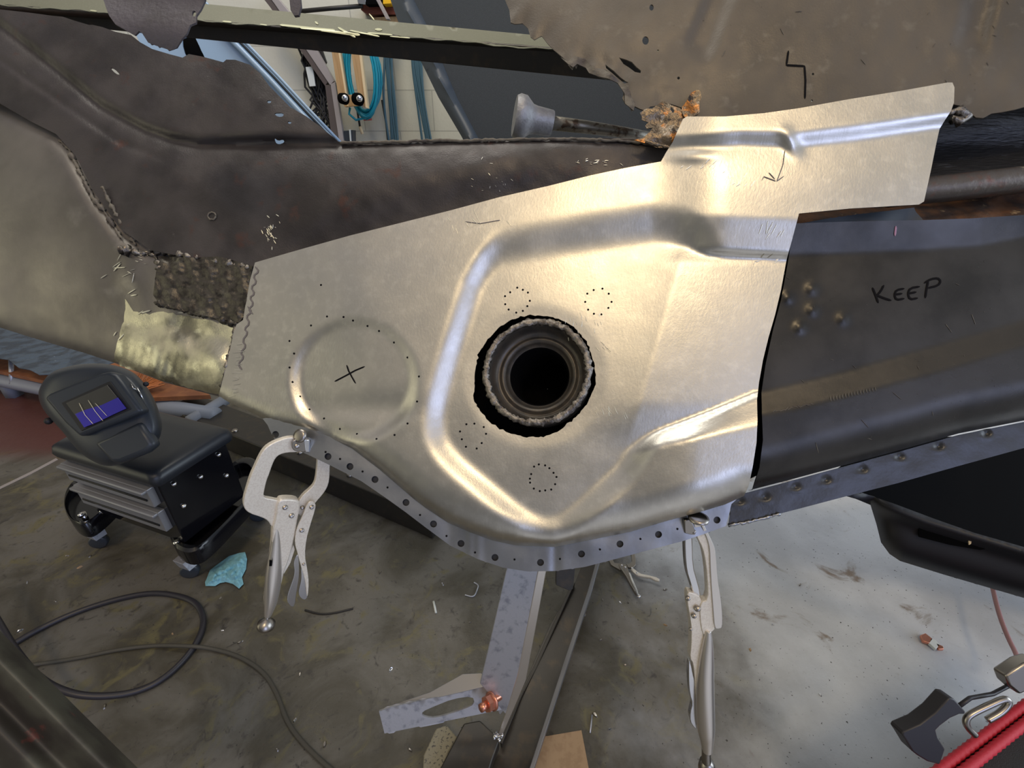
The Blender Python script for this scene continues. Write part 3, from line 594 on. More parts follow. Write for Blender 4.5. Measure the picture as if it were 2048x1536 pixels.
# hanging scraps at top left
sheet('hanging_scrap', jag([(200, -60), (206, 0), (212, 18), (219, 33), (232, 48), (252, 60), (268, 70), (276, 62), (286, 66), (296, 84), (312, 90), (340, 100), (352, 96), (363, 78), (372, 68), (378, 50), (391, 45), (393, 28), (402, 20), (409, 5), (418, -60)], 1.2), lambda X, Y: 0.50+0.012*fnoise(X, Y, .02, 91), 'scrap', body, step=8, holes=[circ(388, 27, 4, 10, 1.5)], solid=.002, edge_step=5)
sheet('hanging_scrap', [(570, -60), (579, 0), (581, 20), (588, 31), (597, 30), (602, 12), (600, -10), (606, -60)], lambda X, Y: 0.5+0*X, 'scrap', body, step=6, solid=.003)

# panel marked KEEP
K_TOP = [(1585, 447), (1640, 445), (1700, 443), (1850, 440), (1940, 437), (2048, 430), (2160, 424), (2700, 392)]
K_L = [(1588, 447), (1575, 530), (1562, 600), (1546, 660), (1531, 730), (1523, 785), (1524, 830), (1526, 880), (1519, 935), (1505, 980)]
FCR = [(1400, 1006), (1497, 981), (1571, 962), (1682, 932), (1800, 900), (1917, 867), (2048, 841), (2160, 822), (2700, 732)]
K_OUT = K_TOP+[(2700, 738), (2160, 828)]+FCR[::-1][2:-1]+K_L[::-1]
def dK(X, Y):
    a = above(X, Y, [(1500, 512), (1573, 508), (1700, 503), (1850, 496), (1960, 488), (2048, 470), (2160, 440)])
    h = 0.0118*np.clip((a+3)/64, 0, 1.3)
    c1 = above(X, Y, [(1500, 792), (1680, 748), (1850, 700), (2160, 610)]); c2 = above(X, Y, [(1500, 834), (1600, 815), (1750, 775), (1900, 735), (2160, 655)])
    h += 0.007*np.clip(-c1/np.maximum(c2-c1, 10), 0, 1)
    f = above(X, Y, FCR); w = 84; t = np.clip(1-f/w, 0, 1)
    h -= 0.040*(1-np.sqrt(np.maximum(0, 1-t*t*.97)))
    for (x, y) in ((1576, 595), (1624, 578), (1625, 620), (1600, 655), (1686, 638)): h += 0.0030*np.exp(-((X-x)**2+(Y-y)**2)/90.)
    h += 0.0008*fnoise(X, Y, .012, 101)
    return DPP(X, Y)+0.008-h
sheet('lower_quarter_panel', K_OUT, dK, 'keep', body, step=8)
def wob(P): return P
KEEP = [[(1745, 575), (1751, 589), (1757, 606)], [(1768, 570), (1762, 582), (1753, 592)], [(1753, 590), (1767, 596), (1783, 601)],
        [(1809, 577), (1793, 580), (1789, 590), (1793, 600), (1809, 597)], [(1790, 589), (1805, 587)],
        [(1840, 573), (1821, 576), (1816, 587), (1820, 599), (1836, 596)], [(1817, 587), (1833, 584)],
        [(1857, 561), (1853, 580), (1851, 596)], [(1849, 566), (1862, 558), (1876, 556), (1882, 562), (1877, 571), (1856, 576)]]
ribbons('marker_lettering', [smooth_poly(l, 1, False) if len(l) > 2 else l for l in KEEP], dK, 4.4, 'marker', body, off=.0005)
ribbons('pink_mark', [[4, (1792, 452), (1790, 472)]], dK, 4, 'pinkmark', body)
sK = []
for q in range(70):
    x, y = RNG.uniform(1560, 2040), RNG.uniform(520, 900); t = RNG.normal(.9, .6); l = RNG.choice([2, 3, 9, 22], p=[.5, .3, .15, .05]); sK.append([1.1, (x, y), (x+l*math.cos(t), y+l*math.sin(t))])
for q in range(16): x = 1660+q*6; sK.append([1.4, (x, 792-q*1.2), (x+2, 803-q*1.4)])
for q in range(16): x = 1545+q*5; sK.append([1.6, (x, 822-q*.8+RNG.normal(0, 2)), (x+7, 821-q*.8+RNG.normal(0, 2))])
ribbons('scratches', sK, dK, 1.2, 'tornedge', body, off=.0004)['kind'] = 'stuff'
KF = [(1463, 1008), (1478, 990), (1500, 984), (1571, 965), (1682, 935), (1800, 903), (1917, 870), (2048, 844), (2160, 825), (2700, 735), (2700, 776), (2160, 868), (2048, 896), (1917, 932), (1800, 965), (1691, 993), (1600, 1017), (1510, 1040), (1466, 1047), (1457, 1052)]
KD = [(1479, 1003), (1530, 995), (1591, 974), (1652, 960), (1725, 939), (1799, 914), (1877, 893), (1973, 867)]
def dKF(X, Y):
    h = 0*X
    for (x, y) in KD:
        u = (X-x); v = (Y-y); h -= 0.0030*np.exp(-((u/7.)**2+(v/7.)**2)); h += 0.0018*np.exp(-(((u)/10.)**2+((v-7)/4.)**2))
    return DPP(X, Y)+0.043-h+0.0006*fnoise(X, Y, .06, 111)
sheet('lower_flange', KF, dKF, 'keepflange', body, step=5)
bead('sealed_edge', [(1459, 1050), (1500, 1043), (1560, 1028)], lambda X, Y: dKF(X, Y)-.001, 2.5, 'flange', body, seed=13)

# channel, tube and rusty sill showing to the right of the strip
CHN = [(1840, 225), (1890, 205), (2160, 180), (2700, 118), (2700, 292), (2160, 352), (1990, 362), (1830, 378)]
def dC(X, Y):
    a = np.clip((Y-np.interp(X, [1840, 2700], [215, 148]))/150, 0, 1)
    return DPP(X, Y)+0.040+0.034*np.sin(a*math.pi)**1.0+0.003*fnoise(X*.3, Y*2, .06, 121)
sheet('drain_channel', CHN, dC, 'channel', body, step=6)
bead('weld_bead', [(1896, 226), (1908, 222), (1925, 224), (1935, 236), (1920, 244), (1905, 240)], lambda X, Y: DPP(X, Y)-0.001+.01, 7, 'rough_weld', body, seed=15, step=7, jit=.3)
tp = [dep(x, y, 0.575) for x, y in resample([(1780, 388), (1900, 376), (2040, 360), (2170, 342), (2690, 276)], 20, False)]
MB().tube(tp, [0.0164]*len(tp), 24).obj('brake_pipe_cover', 'rustytube', body)
sheet('rusty_sill', [(1560, 425), (1850, 395), (2160, 360), (2700, 296), (2700, 410), (2160, 436), (2048, 437), (1850, 446), (1560, 455)], lambda X, Y: DPP(X, Y)+0.065-0.03*sst(395, 440, Y)+0.003*fnoise(X, Y, .05, 131), 'rust', body, step=7)
sheet('bent_sill_lip', [(1600, 447), (1650, 438), (1720, 428), (1790, 420), (1828, 415), (1832, 424), (1845, 438), (1848, 443), (1700, 446)], lambda X, Y: DPP(X, Y)+0.006+0.004*fnoise(X, Y, .03, 132), 'slate2', body, step=6)
# black sheet behind the patch: the shade inside is put into its colour
INN = [(700, 520), (1000, 420), (1360, 300), (1850, 260), (2700, 200), (2700, 690), (2160, 790), (1560, 930), (1440, 985), (1250, 1040), (1080, 1075), (960, 1040), (850, 960), (720, 860), (600, 800)]
sheet('shade_backing', INN, lambda X, Y: DPP(X, Y)+0.085+.004*fnoise(X, Y, .01, 141), 'black', body, step=26, solid=.002, holes=[circ(1078, 750, 88, 24)])

# the round cup behind the opening
ax = (FW*1.0+RT*0.20-UP*0.20); c0 = dep(1072, 742, float(DPP(np.array([1072.]), np.array([742.]))[0])+0.0005); pxm = 0.6/FP
cup = empty('steel_cup', c0, 'round stepped steel cup with a ragged weld ring behind the panel opening', 'cup')
prof = [(0.050, 106), (0.004, 107), (0.0005, 106), (0, 101), (0.002, 97), (0.016, 95), (0.022, 92), (0.026, 86), (0.0265, 82), (0.023, 78), (0.023, 74), (0.028, 69), (0.033, 66), (0.034, 63), (0.036, 61)]
MB().lathe([(h, r*pxm) for h, r in prof], c0, ax, 96).obj('cup_shell', 'cup', cup)
MB().lathe([(h, r*pxm) for h, r in [(0.034, 63), (0.036, 60), (0.13, 58), (0.131, 0.5)]], c0, ax, 64).obj('inner_bore', 'black', cup)  # bore coloured black to stand for the shade inside it
axn = ax/np.linalg.norm(ax); e1 = np.cross(axn, [0, 0, 1]); e1 /= np.linalg.norm(e1); e2 = np.cross(axn, e1); V = []; F = []; n1, n2 = 150, 12; r_ = np.random.default_rng(5)
jj = [1+.05*math.sin(k*1.9)+.09*r_.normal() for k in range(n1)]
for k in range(n1):
    th = 2*math.pi*k/n1; er = e1*math.cos(th)+e2*math.sin(th); R0 = 103*pxm*(1+.006*r_.normal())
    for j in range(n2):
        ph = 2*math.pi*j/n2; rr = 6.6*pxm*jj[k]*(1+.16*r_.normal()); V.append(c0+er*(R0+rr*math.cos(ph)*1.05)+axn*(0.001+rr*math.sin(ph)*.8))
for k in range(n1):
    for j in range(n2): F.append([k*n2+j, k*n2+(j+1) % n2, ((k+1) % n1)*n2+(j+1) % n2, ((k+1) % n1)*n2+j])
mobj('weld_ring', V, F, 'rough_weld', cup)
hp = dep(1036, 826, 0.628); MB().lathe([(-.0006, .0001), (-.0008, .0038), (.002, .0040)], hp, axn, 16).obj('drain_hole', 'black', cup)
# ------------------------------------------------------------------ locking clamps
def disc(mb, px, py, D, rpx, h=0.002, n=20):
    c = dep(px, py, D); v = CAMP-c; v /= np.linalg.norm(v); r = rpx*D/FP
    mb.lathe([(-0.002, r), (h*.6, r), (h, r*.72), (h, .0001)], c, v, n); return mb
def Z(ox, oy, s, pts): return [(ox+s*x, oy+s*y) for x, y in pts]
c1 = lambda pts: Z(440, 830, 0.2994, pts)
D1 = lambda x, y: 0.636+0.00045*(x-606)+0.00022*(y-880)
cl = empty('locking_clamp', dep(560, 1000, 0.65), 'nickel plated locking C-clamp gripping the left end of the bare panel flange, jaws side-on', 'clamp')
plate('fixed_jaw', c1([(500, 150), (450, 153), (370, 180), (320, 208), (288, 240), (262, 285), (235, 345), (205, 410), (180, 490), (160, 560), (157, 600), (167, 632), (200, 660), (280, 685), (322, 708), (342, 745), (368, 748), (385, 690), (480, 640), (500, 570), (430, 568), (390, 572), (345, 562), (303, 556), (290, 540), (300, 490), (312, 440), (330, 395), (350, 335), (372, 288), (400, 265), (450, 252), (520, 250), (560, 240), (560, 165)]), lambda x, y: D1(x, y), 0.009, 'clamp', cl, bevel=.0012, round_=1)
plate('moving_jaw', c1([(655, 250), (735, 250), (735, 345), (731, 440), (715, 490), (682, 538), (650, 572), (600, 640), (560, 680), (525, 670), (510, 600), (528, 572), (560, 530), (600, 497), (632, 462), (645, 400)]), lambda x, y: D1(x, y)+0.004, 0.008, 'clamp', cl, bevel=.001, round_=1)
plate('handle_body', c1([(385, 572), (440, 562), (515, 566), (536, 588), (536, 640), (520, 690), (505, 790), (492, 850), (470, 950), (430, 1050), (412, 1130), (395, 1200), (352, 1322), (306, 1328), (300, 1240), (325, 1050), (348, 880), (352, 750), (372, 690)]), lambda x, y: D1(x, y)-0.005, 0.016, 'clamp', cl, bevel=.0025, round_=1)
def ptube(name, pts, D, m, par, n=16, k=3):
    P = smooth_poly(pts, k, False); q = [dep(p[0], p[1], D(p[0], p[1])) for p in P]; r = [p[2]*D(p[0], p[1])/FP for p in P]
    return MB().tube(q, r, n).obj(name, m, par)
z1 = lambda pts: [(440+.2994*x, 830+.2994*y, .2994*r) for x, y, r in pts]
ptube('handle_barrel', z1([(378, 700, 12), (378, 760, 20), (376, 850, 30), (368, 950, 42), (360, 1050, 50), (352, 1150, 50), (341, 1250, 41), (327, 1310, 29), (318, 1345, 20)]), lambda x, y: D1(x, y)-.001, 'nickel', cl)
ptube('adjusting_screw', z1([(322, 1330, 13), (316, 1360, 13), (308, 1400, 13)]), lambda x, y: D1(x, y), 'chrome', cl, k=1)
a0, a1 = dep(*c1([(316, 1360)])[0], D1(530, 1240)), dep(*c1([(303, 1430)])[0], D1(530, 1260)); axk = a1-a0; Lk = np.linalg.norm(axk)
MB().lathe([(0, .0001), (Lk*.15, .006), (Lk*.45, .0125), (Lk*.75, .0125), (Lk*1.1, .006), (Lk*1.15, .0001)], a0, axk, 24).obj('knurled_knob', 'clampdark', cl)
plate('release_lever', c1([(585, 590), (612, 574), (640, 592), (637, 630), (602, 740), (577, 830), (566, 940), (585, 1040), (594, 1120), (588, 1205), (580, 1215), (575, 1140), (560, 1070), (540, 1010), (520, 930), (500, 860), (503, 800), (520, 740), (550, 680)]), lambda x, y: D1(x, y)-0.007, 0.003, 'clamp', cl, bevel=.0006, round_=1)
plate('handle_wing', c1([(520, 925), (490, 985), (502, 1060), (470, 1150), (444, 1225), (460, 1275), (500, 1288), (512, 1180), (532, 1080), (530, 960)]), lambda x, y: D1(x, y)-0.004+.00006*(x-590), 0.003, 'chrome', cl, bevel=.0008, round_=2)
plate('handle_wing', c1([(540, 1010), (560, 1040), (585, 1085), (590, 1150), (588, 1215), (565, 1238), (532, 1218), (523, 1180), (545, 1100)]), lambda x, y: D1(x, y)-0.001, 0.003, 'chrome', cl, bevel=.0008, round_=2)
plate('inner_link', c1([(492, 870), (500, 900), (470, 990), (428, 1062), (422, 1050), (450, 980), (475, 900)]), lambda x, y: D1(x, y)-0.001, 0.003, 'clamp', cl, bevel=.0005)
plate('jaw_pad', c1([(478, 200), (490, 170), (520, 160), (560, 165), (603, 168), (596, 215), (575, 250), (520, 246), (488, 236)]), lambda x, y: D1(x, y)-0.006, 0.006, 'clampdark', cl, bevel=.001, round_=1)
plate('pad_lip', c1([(560, 165), (600, 166), (598, 250), (570, 250)]), lambda x, y: D1(x, y)-0.010, 0.010, 'chrome', cl, bevel=.001)
MB().lathe([(0, .0095), (.003, .0095), (.004, .006), (.004, .0001)], dep(601, 872, .628), -(ax), 20).obj('swivel_pad', 'clampdark', cl)
for (x, y, r, dz) in [(435, 617, 17, -.0055), (478, 672, 17, -.0055), (612, 615, 15, -.0075), (546, 770, 15, -.0075), (551, 618, 14, .003), (560, 996, 9, -.0075), (514, 207, 17, -.0065)]:
    X, Y = c1([(x, y)])[0]; disc(MB(), X, Y, D1(X, Y)+dz, r*.2994).obj('rivet', 'clampdark', cl)
plate('slot', c1([(330, 970), (349, 972), (346, 1010), (329, 1010)]), lambda x, y: D1(x, y)-0.0105, 0.001, 'black', cl, bevel=0)

c2 = lambda pts: Z(1280, 980, 0.3618, pts)
D2 = lambda x, y: 0.578+0.00020*(y-1040)
cr = empty('locking_clamp', dep(1400, 1150, 0.6), 'nickel plated locking C-clamp seen edge-on, hanging from the right end of the flange', 'clamp')
plate('fixed_jaw', c2([(296, 168), (330, 180), (352, 220), (372, 270), (388, 320), (392, 420), (398, 560), (410, 660), (418, 765), (400, 785), (365, 800), (345, 800), (330, 700), (335, 620), (378, 610), (372, 480), (360, 380), (345, 320), (318, 268), (305, 235)]), D2, 0.012, 'clamp', cr, bevel=.001, round_=1)
plate('frame_edge', c2([(330, 165), (352, 190), (385, 255), (412, 312), (420, 350), (430, 490), (448, 600), (457, 690), (456, 760), (440, 768), (412, 768), (404, 660), (396, 560), (388, 420), (386, 330), (372, 270), (345, 215)]), lambda x, y: D2(x, y)-.003, 0.010, 'nickel', cr, bevel=.002, round_=1)
plate('moving_jaw', c2([(246, 190), (285, 200), (291, 270), (295, 420), (318, 500), (334, 560), (336, 612), (302, 600), (275, 510), (256, 450), (247, 350)]), lambda x, y: D2(x, y)+.006, 0.010, 'chrome', cr, bevel=.0015, round_=1)
plate('handle_body', c2([(262, 565), (290, 570), (342, 595), (348, 700), (350, 800), (356, 900), (345, 1020), (330, 1100), (318, 1200), (312, 1180), (305, 1060), (296, 960), (276, 930), (284, 860), (285, 760), (275, 690), (262, 620)]), lambda x, y: D2(x, y)+.002, 0.012, 'clamp', cr, bevel=.0015, round_=1)
z2 = lambda pts: [(1280+.3618*x, 980+.3618*y, .3618*r) for x, y, r in pts]
ptube('handle_barrel', z2([(378, 780, 14), (376, 830, 26), (368, 920, 38), (360, 1050, 46), (360, 1200, 50), (364, 1320, 48), (370, 1380, 36), (372, 1440, 27)]), lambda x, y: D2(x, y)-.001, 'nickel', cr)
ptube('adjusting_screw', z2([(366, 1430, 24), (366, 1470, 24), (368, 1510, 24)]), D2, 'clampdark', cr, k=1)
a0 = dep(*c2([(368, 1495)])[0], D2(0, 1520)); a1 = dep(*c2([(372, 1590)])[0], D2(0, 1550)+.01); axk = a1-a0; Lk = np.linalg.norm(axk)
MB().lathe([(0, .004), (Lk*.1, .010), (Lk*.4, .0125), (Lk*.8, .0125), (Lk, .006), (Lk*1.02, .0001)], a0, axk, 24).obj('knurled_knob', 'clampdark', cr)
plate('release_lever', c2([(268, 940), (283, 960), (292, 1010), (304, 1060), (304, 1120), (312, 1180), (316, 1326), (296, 1312), (276, 1280), (276, 1230), (290, 1180), (274, 1130), (268, 1060)]), lambda x, y: D2(x, y)+.004, 0.008, 'chrome', cr, bevel=.001, round_=1)
plate('slot', c2([(354, 1056), (374, 1060), (378, 1098), (360, 1096)]), lambda x, y: D2(x, y)-0.0125, 0.001, 'black', cr, bevel=0)
plate('jaw_pad', c2([(246, 168), (285, 165), (300, 210), (312, 262), (290, 250), (248, 240)]), lambda x, y: D2(x, y)-.004, 0.006, 'clampdark', cr, bevel=.001)
plate('jaw_pad', c2([(354, 165), (385, 163), (388, 240), (372, 232)]), lambda x, y: D2(x, y)+.002, 0.006, 'clampdark', cr, bevel=.001)
X, Y = c2([(322, 148)])[0]; MB().lathe([(0, .0125), (.003, .0125), (.004, .009), (.0042, .0001)], dep(X, Y+5, .566), UP*.9-FW*.35, 28).obj('swivel_pad', 'clampdark', cr)
for (x, y, r) in [(264, 598, 14), (316, 655, 17), (298, 695, 14), (280, 768, 10), (296, 230, 13)]:
    X, Y = c2([(x, y)])[0]; disc(MB(), X, Y, D2(X, Y)-.001, r*.3618, .003).obj('rivet', 'clampdark', cr)

c3 = lambda pts: Z(1180, 1080, 0.08466, pts)
def onz(z): return lambda x, y: (z-CH)/ray(x, y)[2]
cf = empty('locking_clamp', at_z(1250, 1150, 0), 'small dull locking clamp lying on the floor under the panel, handles spread', 'clamp')
plate('fixed_jaw', c3([(440, 300), (450, 480), (500, 580), (600, 640), (720, 710), (780, 620), (700, 550), (580, 540), (540, 470), (540, 300), (900, 200), (980, 360), (990, 500), (930, 560), (860, 560), (900, 640), (1010, 660), (1080, 590), (1085, 450), (1060, 340), (960, 180), (700, 180)]), onz(.022), .008, 'clampdark', cf)
plate('handle_body', c3([(680, 560), (760, 545), (870, 590), (920, 740), (1000, 960), (1090, 1160), (1130, 1290), (1060, 1220), (960, 1060), (850, 850), (760, 720), (700, 640)]), onz(.026), .012, 'clampdark', cf, bevel=.002)
plate('lever_handle', c3([(970, 650), (1030, 665), (1120, 740), (1210, 790), (1400, 830), (1560, 870), (1650, 920), (1640, 965), (1560, 950), (1420, 880), (1250, 860), (1110, 830), (1030, 760), (970, 700)]), onz(.024), .008, 'clamp', cf, bevel=.002)
ptube('handle_barrel', [(1180+.08466*x, 1080+.08466*y, r*.08466) for x, y, r in [(930, 780, 22), (1010, 1000, 30), (1090, 1180, 30), (1130, 1300, 22)]], onz(.028), 'chrome', cf, n=10)
disc(MB(), 1180+.08466*1150, 1080+.08466*1330, onz(.02)(1277, 1193), 4, .006).obj('adjusting_knob', 'chrome', cf)
for (x, y) in [(750, 595), (832, 645), (988, 663), (1105, 772)]: X, Y = c3([(x, y)])[0]; disc(MB(), X, Y, onz(.031)(X, Y), 1.8, .002, 10).obj('rivet', 'chrome', cf)

# ------------------------------------------------------------------ cast bell on a rod, resting on the body edge
ro = empty('cast_head_rod', dep(1100, 262, .74), 'grey cast metal bell head on a worn steel rod, lying on the dark body edge', 'rod')
p0, p1 = dep(1029, 232, .735), dep(1104, 247, .745); axr = p1-p0; L = np.linalg.norm(axr); s = .74/FP
MB().lathe([(0, .0001), (0, 36*s), (.006, 40*s), (.016, 39*s), (.022, 33*s), (.028, 27*s), (.036, 25*s), (L*.97, 23.5*s), (L, 22.5*s), (L, 12*s)], p0, axr, 40).obj('bell_head', 'cast', ro, auto=45)
MB().tube([dep(1104, 246, .745), dep(1170, 254, .753), dep(1240, 264, .763), dep(1330, 279, .775)], [13*s, 12*s, 10.5*s, 9*s], 20).obj('shaft', 'rod', ro)
# ------------------------------------------------------------------ olive bar
bar = empty('steel_bar', dep(700, 100, 1.0), 'long olive primed square steel bar crossing behind the torn body panels', 'bar')
E = []
for (x, yr, yt, yb) in ((-500, -30, -78, -12), (1800, 151, 139, 220)):
    r_ = dep(x, yr, 1.0); t_ = dep(x, yt, 1.045); b_ = dep(x, yb, 1.045); E.append([b_, r_, t_, b_+(t_-r_)])
MB().hexa(E[0]+E[1]).obj('square_tube', 'channelsteel', bar, bevel=.003, smooth=False)
OV = [(x, float(np.interp(x, [-500, 1800], [-30, 151]))+1.5*math.sin(x*.031)+1.2*math.sin(x*.11)+(5*math.exp(-((x-1000)/60.)**2))) for x in range(-500, 1801, 12)]
sheet('olive_overspray', OV+[(1800, 139), (-500, -78)], lambda X, Y: 1.0-.0006+.045*np.clip((np.interp(X, [-500, 1800], [-30, 151])-Y)/np.interp(X, [-500, 1800], [48, 12]), 0, 1), 'olive', bar, step=12)
rl = lambda x: np.interp(x, [-500, 1800], [-30, 151])
sB = []
for (x, dy, l, a, w) in [(560, -4, 60, 6, 4), (600, -2, 70, 5, 5), (640, 0, 70, 8, 5), (676, -8, 40, 30, 4), (700, -4, 60, 12, 3), (735, -2, 50, 5, 3), (690, 2, 30, 8, 5), (750, -10, 14, 3, 5), (738, -40, 16, 50, 2.5), (780, 2, 40, 5, 2), (445, -2, 18, 5, 3), (630, -16, 8, 40, 4), (180, -3, 14, 8, 3), (520, -2, 14, 8, 2)]:
    y = rl(x)+dy; sB.append([w, (x, y), (x+l*math.cos(math.radians(a)), y+l*math.sin(math.radians(a)))])
def dBar(X, Y):
    r = np.interp(X, [-500, 1800], [-30, 151]); u = (r-Y)/np.interp(X, [-500, 1800], [48, 12]); return np.where(u > 0, 1.0+.045*np.clip(u, 0, 1), 1.0)-.003
M['chip'] = mat('bare metal chips', (0.62, 0.62, 0.42), 0.4, 0.5)
ribbons('paint_chips', sB, dBar, 3, 'chip', bar, off=.001)['kind'] = 'stuff'

# ------------------------------------------------------------------ pale blue body pillar behind
pil = empty('body_pillar', dep(560, 190, 1.4), 'pale blue painted car body pillar slanting down behind the dark panel', 'car body part')
sheet('pillar_skin', [(372, -60), (405, -60), (410, 0), (502, 92), (560, 152), (620, 217), (686, 286), (600, 330), (450, 200), (350, -10)], lambda X, Y: 1.36+.0001*Y, 'bluepaint', pil, step=12)
for nm, q, r_, m_ in (('pillar_edge', 3, .0045, 'bluepaint'), ('dark_seal', 11, .0035, 'slate'), ('rolled_bead', 20, .008, 'bluepaint')):
    MB().tube([dep(x-q, y+q*.35, 1.352) for x, y in ((350, -62), (410, 0), (502, 92), (560, 152), (620, 217), (684, 284))], r_, 10).obj(nm, m_, pil)
sheet('pillar_base', [(258, 40), (440, 40), (440, 84), (462, 130), (300, 130)], lambda X, Y: 1.44+0*X, 'bluepaint', pil, step=10, holes=[smooth_poly([(364, 70), (438, 70), (448, 95), (452, 126), (380, 126), (366, 100)], 1)], solid=.003)
plate('dark_recess', [(340, 50), (460, 50), (470, 140), (340, 140)], 1.50, .01, 'black', pil, bevel=0)
MB().tube([dep(438, 84, 1.42), dep(446, 98, 1.42), dep(452, 118, 1.42)], .003, 8).obj('bright_edge', 'white', pil)

# ------------------------------------------------------------------ slate panel leaning on the right
sl = empty('leaning_panel', dep(1150, 300, 1.8), 'large slate blue primed car panel with a stepped rim, standing behind the olive bar', 'car panel')
DS = lambda X, Y: 1.85-0.0004*(X-1000)
sheet('panel_skin', [(1500, -70), (1500, 420), (1002, 420), (940, 273), (872, 131), (838, 47), (812, 0), (785, -70)], lambda X, Y: DS(X, Y)+.004+0*Y, 'slate', sl, step=40)
RIMo = [(760, -70), (781, 0), (797, 45), (844, 127), (877, 195), (923, 273), (990, 400)]; RIMi = [(795, -70), (828, 0), (852, 47), (887, 131), (914, 195), (955, 273), (1020, 400)]
def dRim(X, Y):
    xo = np.interp(Y, [p[1] for p in RIMo], [p[0] for p in RIMo]); xi = np.interp(Y, [p[1] for p in RIMi], [p[0] for p in RIMi]); t = np.clip((X-xo)/(xi-xo), 0, 1)
    return DS(X, Y)-.03+.03*sst(.35, .0, t)*1-.018*np.exp(-((t-.55)/.1)**2)+.028*sst(.85, 1, t)
sheet('panel_rim', RIMo+RIMi[::-1], dRim, 'slate2', sl, step=7)

# ------------------------------------------------------------------ things on the block wall
DW = lambda off: (lambda x, y: (3-off)/(math.cos(PIT)+math.sin(PIT)*(768-y)/FP))
Wp = lambda x, y, off=.04: at_y(x, y, 3-off)
rk = empty('wall_rack', Wp(660, 170), 'brown angled steel rack frame standing against the block wall', 'rack')
plate('brace', [(505, -30), (520, -30), (561, 20), (612, 82), (656, 163), (650, 172), (600, 100), (540, 14)], DW(.16), .05, 'rack', rk)
plate('brace_face', [(520, -30), (534, -30), (575, 20), (624, 84), (668, 162), (660, 170), (610, 96), (548, 6)], DW(.165), .03, 'rackl', rk)
plate('upright', [(650, 170), (663, 170), (682, 300), (666, 300)], DW(.16), .05, 'rack', rk)
plate('upright_face', [(661, 168), (670, 164), (690, 300), (681, 300)], DW(.165), .03, 'rackl', rk)
plate('strut', [(742, -20), (749, -20), (779, 38), (772, 38)], DW(.2), .03, 'rackl', rk)
cb = empty('cord_bundle', Wp(625, 180), 'tangle of black cords hanging in front of the block wall beside the rack', 'cords')
mb = MB(); r_ = np.random.default_rng(3)
for k in range(26):
    x = 598+r_.uniform(0, 30); pts = []
    for j in range(9):
        y = 70+j*26; pts.append(Wp(min(x+j*r_.uniform(3, 9)+6*math.sin(j*1.3+k), 668+.08*y-10), y, .07+.04*r_.uniform()))
    mb.tube(pts, .006, 5)
mb.obj('cords', 'tangle', cb)['kind'] = 'stuff'
plate('label_tag', [(611, 134), (625, 133), (631, 172), (619, 173)], DW(.14), .006, 'white', cb)
plate('plug', [(633, 90), (640, 90), (652, 124), (648, 132), (640, 120)], DW(.13), .02, 'tangle', cb)
hk = empty('hose_holder', Wp(700, 160), 'two plywood boards with casters holding the coiled teal hose on the wall', 'holder')
plate('board', [(662, 95), (675, 95), (694, 200), (697, 213), (690, 214), (676, 190)], DW(.22), .03, 'wood', hk)
plate('board_edge', [(675, 95), (679, 95), (698, 214), (694, 212)], DW(.225), .03, 'woodedge', hk)
plate('board', [(700, 90), (716, 90), (732, 214), (728, 214), (716, 190)], DW(.30), .03, 'wood', hk)
plate('board_edge', [(716, 90), (721, 90), (736, 217), (731, 215)], DW(.305), .03, 'woodedge', hk)
plate('cross_board', [(694, 190), (714, 188), (716, 212), (697, 213)], DW(.26), .02, 'wood', hk)
for (x, y, r) in ((683, 197, 8), (712, 198, 9)):
    c = Wp(x, y, .32); MB().lathe([(0, .0001), (0, r*.0030), (.03, r*.0033), (.03, .0001)], c, (0.3, 1, 0), 20).obj('caster', 'black', hk)
    disc(MB(), x+7, y-1, DW(.36)(x, y), 6, .01, 12).obj('caster_cap', 'chrome', hk)
co = MB(); P = []; r_ = np.random.default_rng(8)
for k in range(15):
    rx = r_.uniform(24, 40); ry = r_.uniform(70, 90)
    for j in range(24):
        t = 2*math.pi*j/24-math.pi/2; P.append(Wp(724+rx*math.cos(t)+.10*ry*math.sin(t), 148+ry*math.sin(t), .18+.05*math.sin(k*1.7)+.02*math.cos(t)))
co.tube(P, .0065, 8); tag(co.obj('coiled_hose', 'teal'), 'bright teal air hose coiled in many loops on the plywood boards', 'hose')
P = [Wp(700, 215, .2), Wp(698, 228, .2), Wp(712, 240, .2), Wp(730, 236, .2), Wp(742, 220, .2)]; 
tag(MB().tube(P, .006, 8).obj('hose_tail', 'teal'), 'single teal hose loop drooping below the plywood boards', 'hose')
tag(plate('red_holder', [(726, 222), (738, 224), (740, 240), (727, 241)], DW(.1), .04, 'redp', None), 'small red plastic piece behind the teal hose loops', 'holder')
wt = empty('hanging_lead', Wp(716, 245), 'thin black lead with a brass tip hanging below the teal hose', 'lead')
MB().tube([Wp(712, 200, .12), Wp(716, 230, .12), Wp(720, 254, .12)], .006, 8).obj('lead', 'tangle', wt); MB().tube([Wp(720, 253, .12), Wp(725, 268, .12)], .008, 8).obj('tip', 'woodedge', wt)
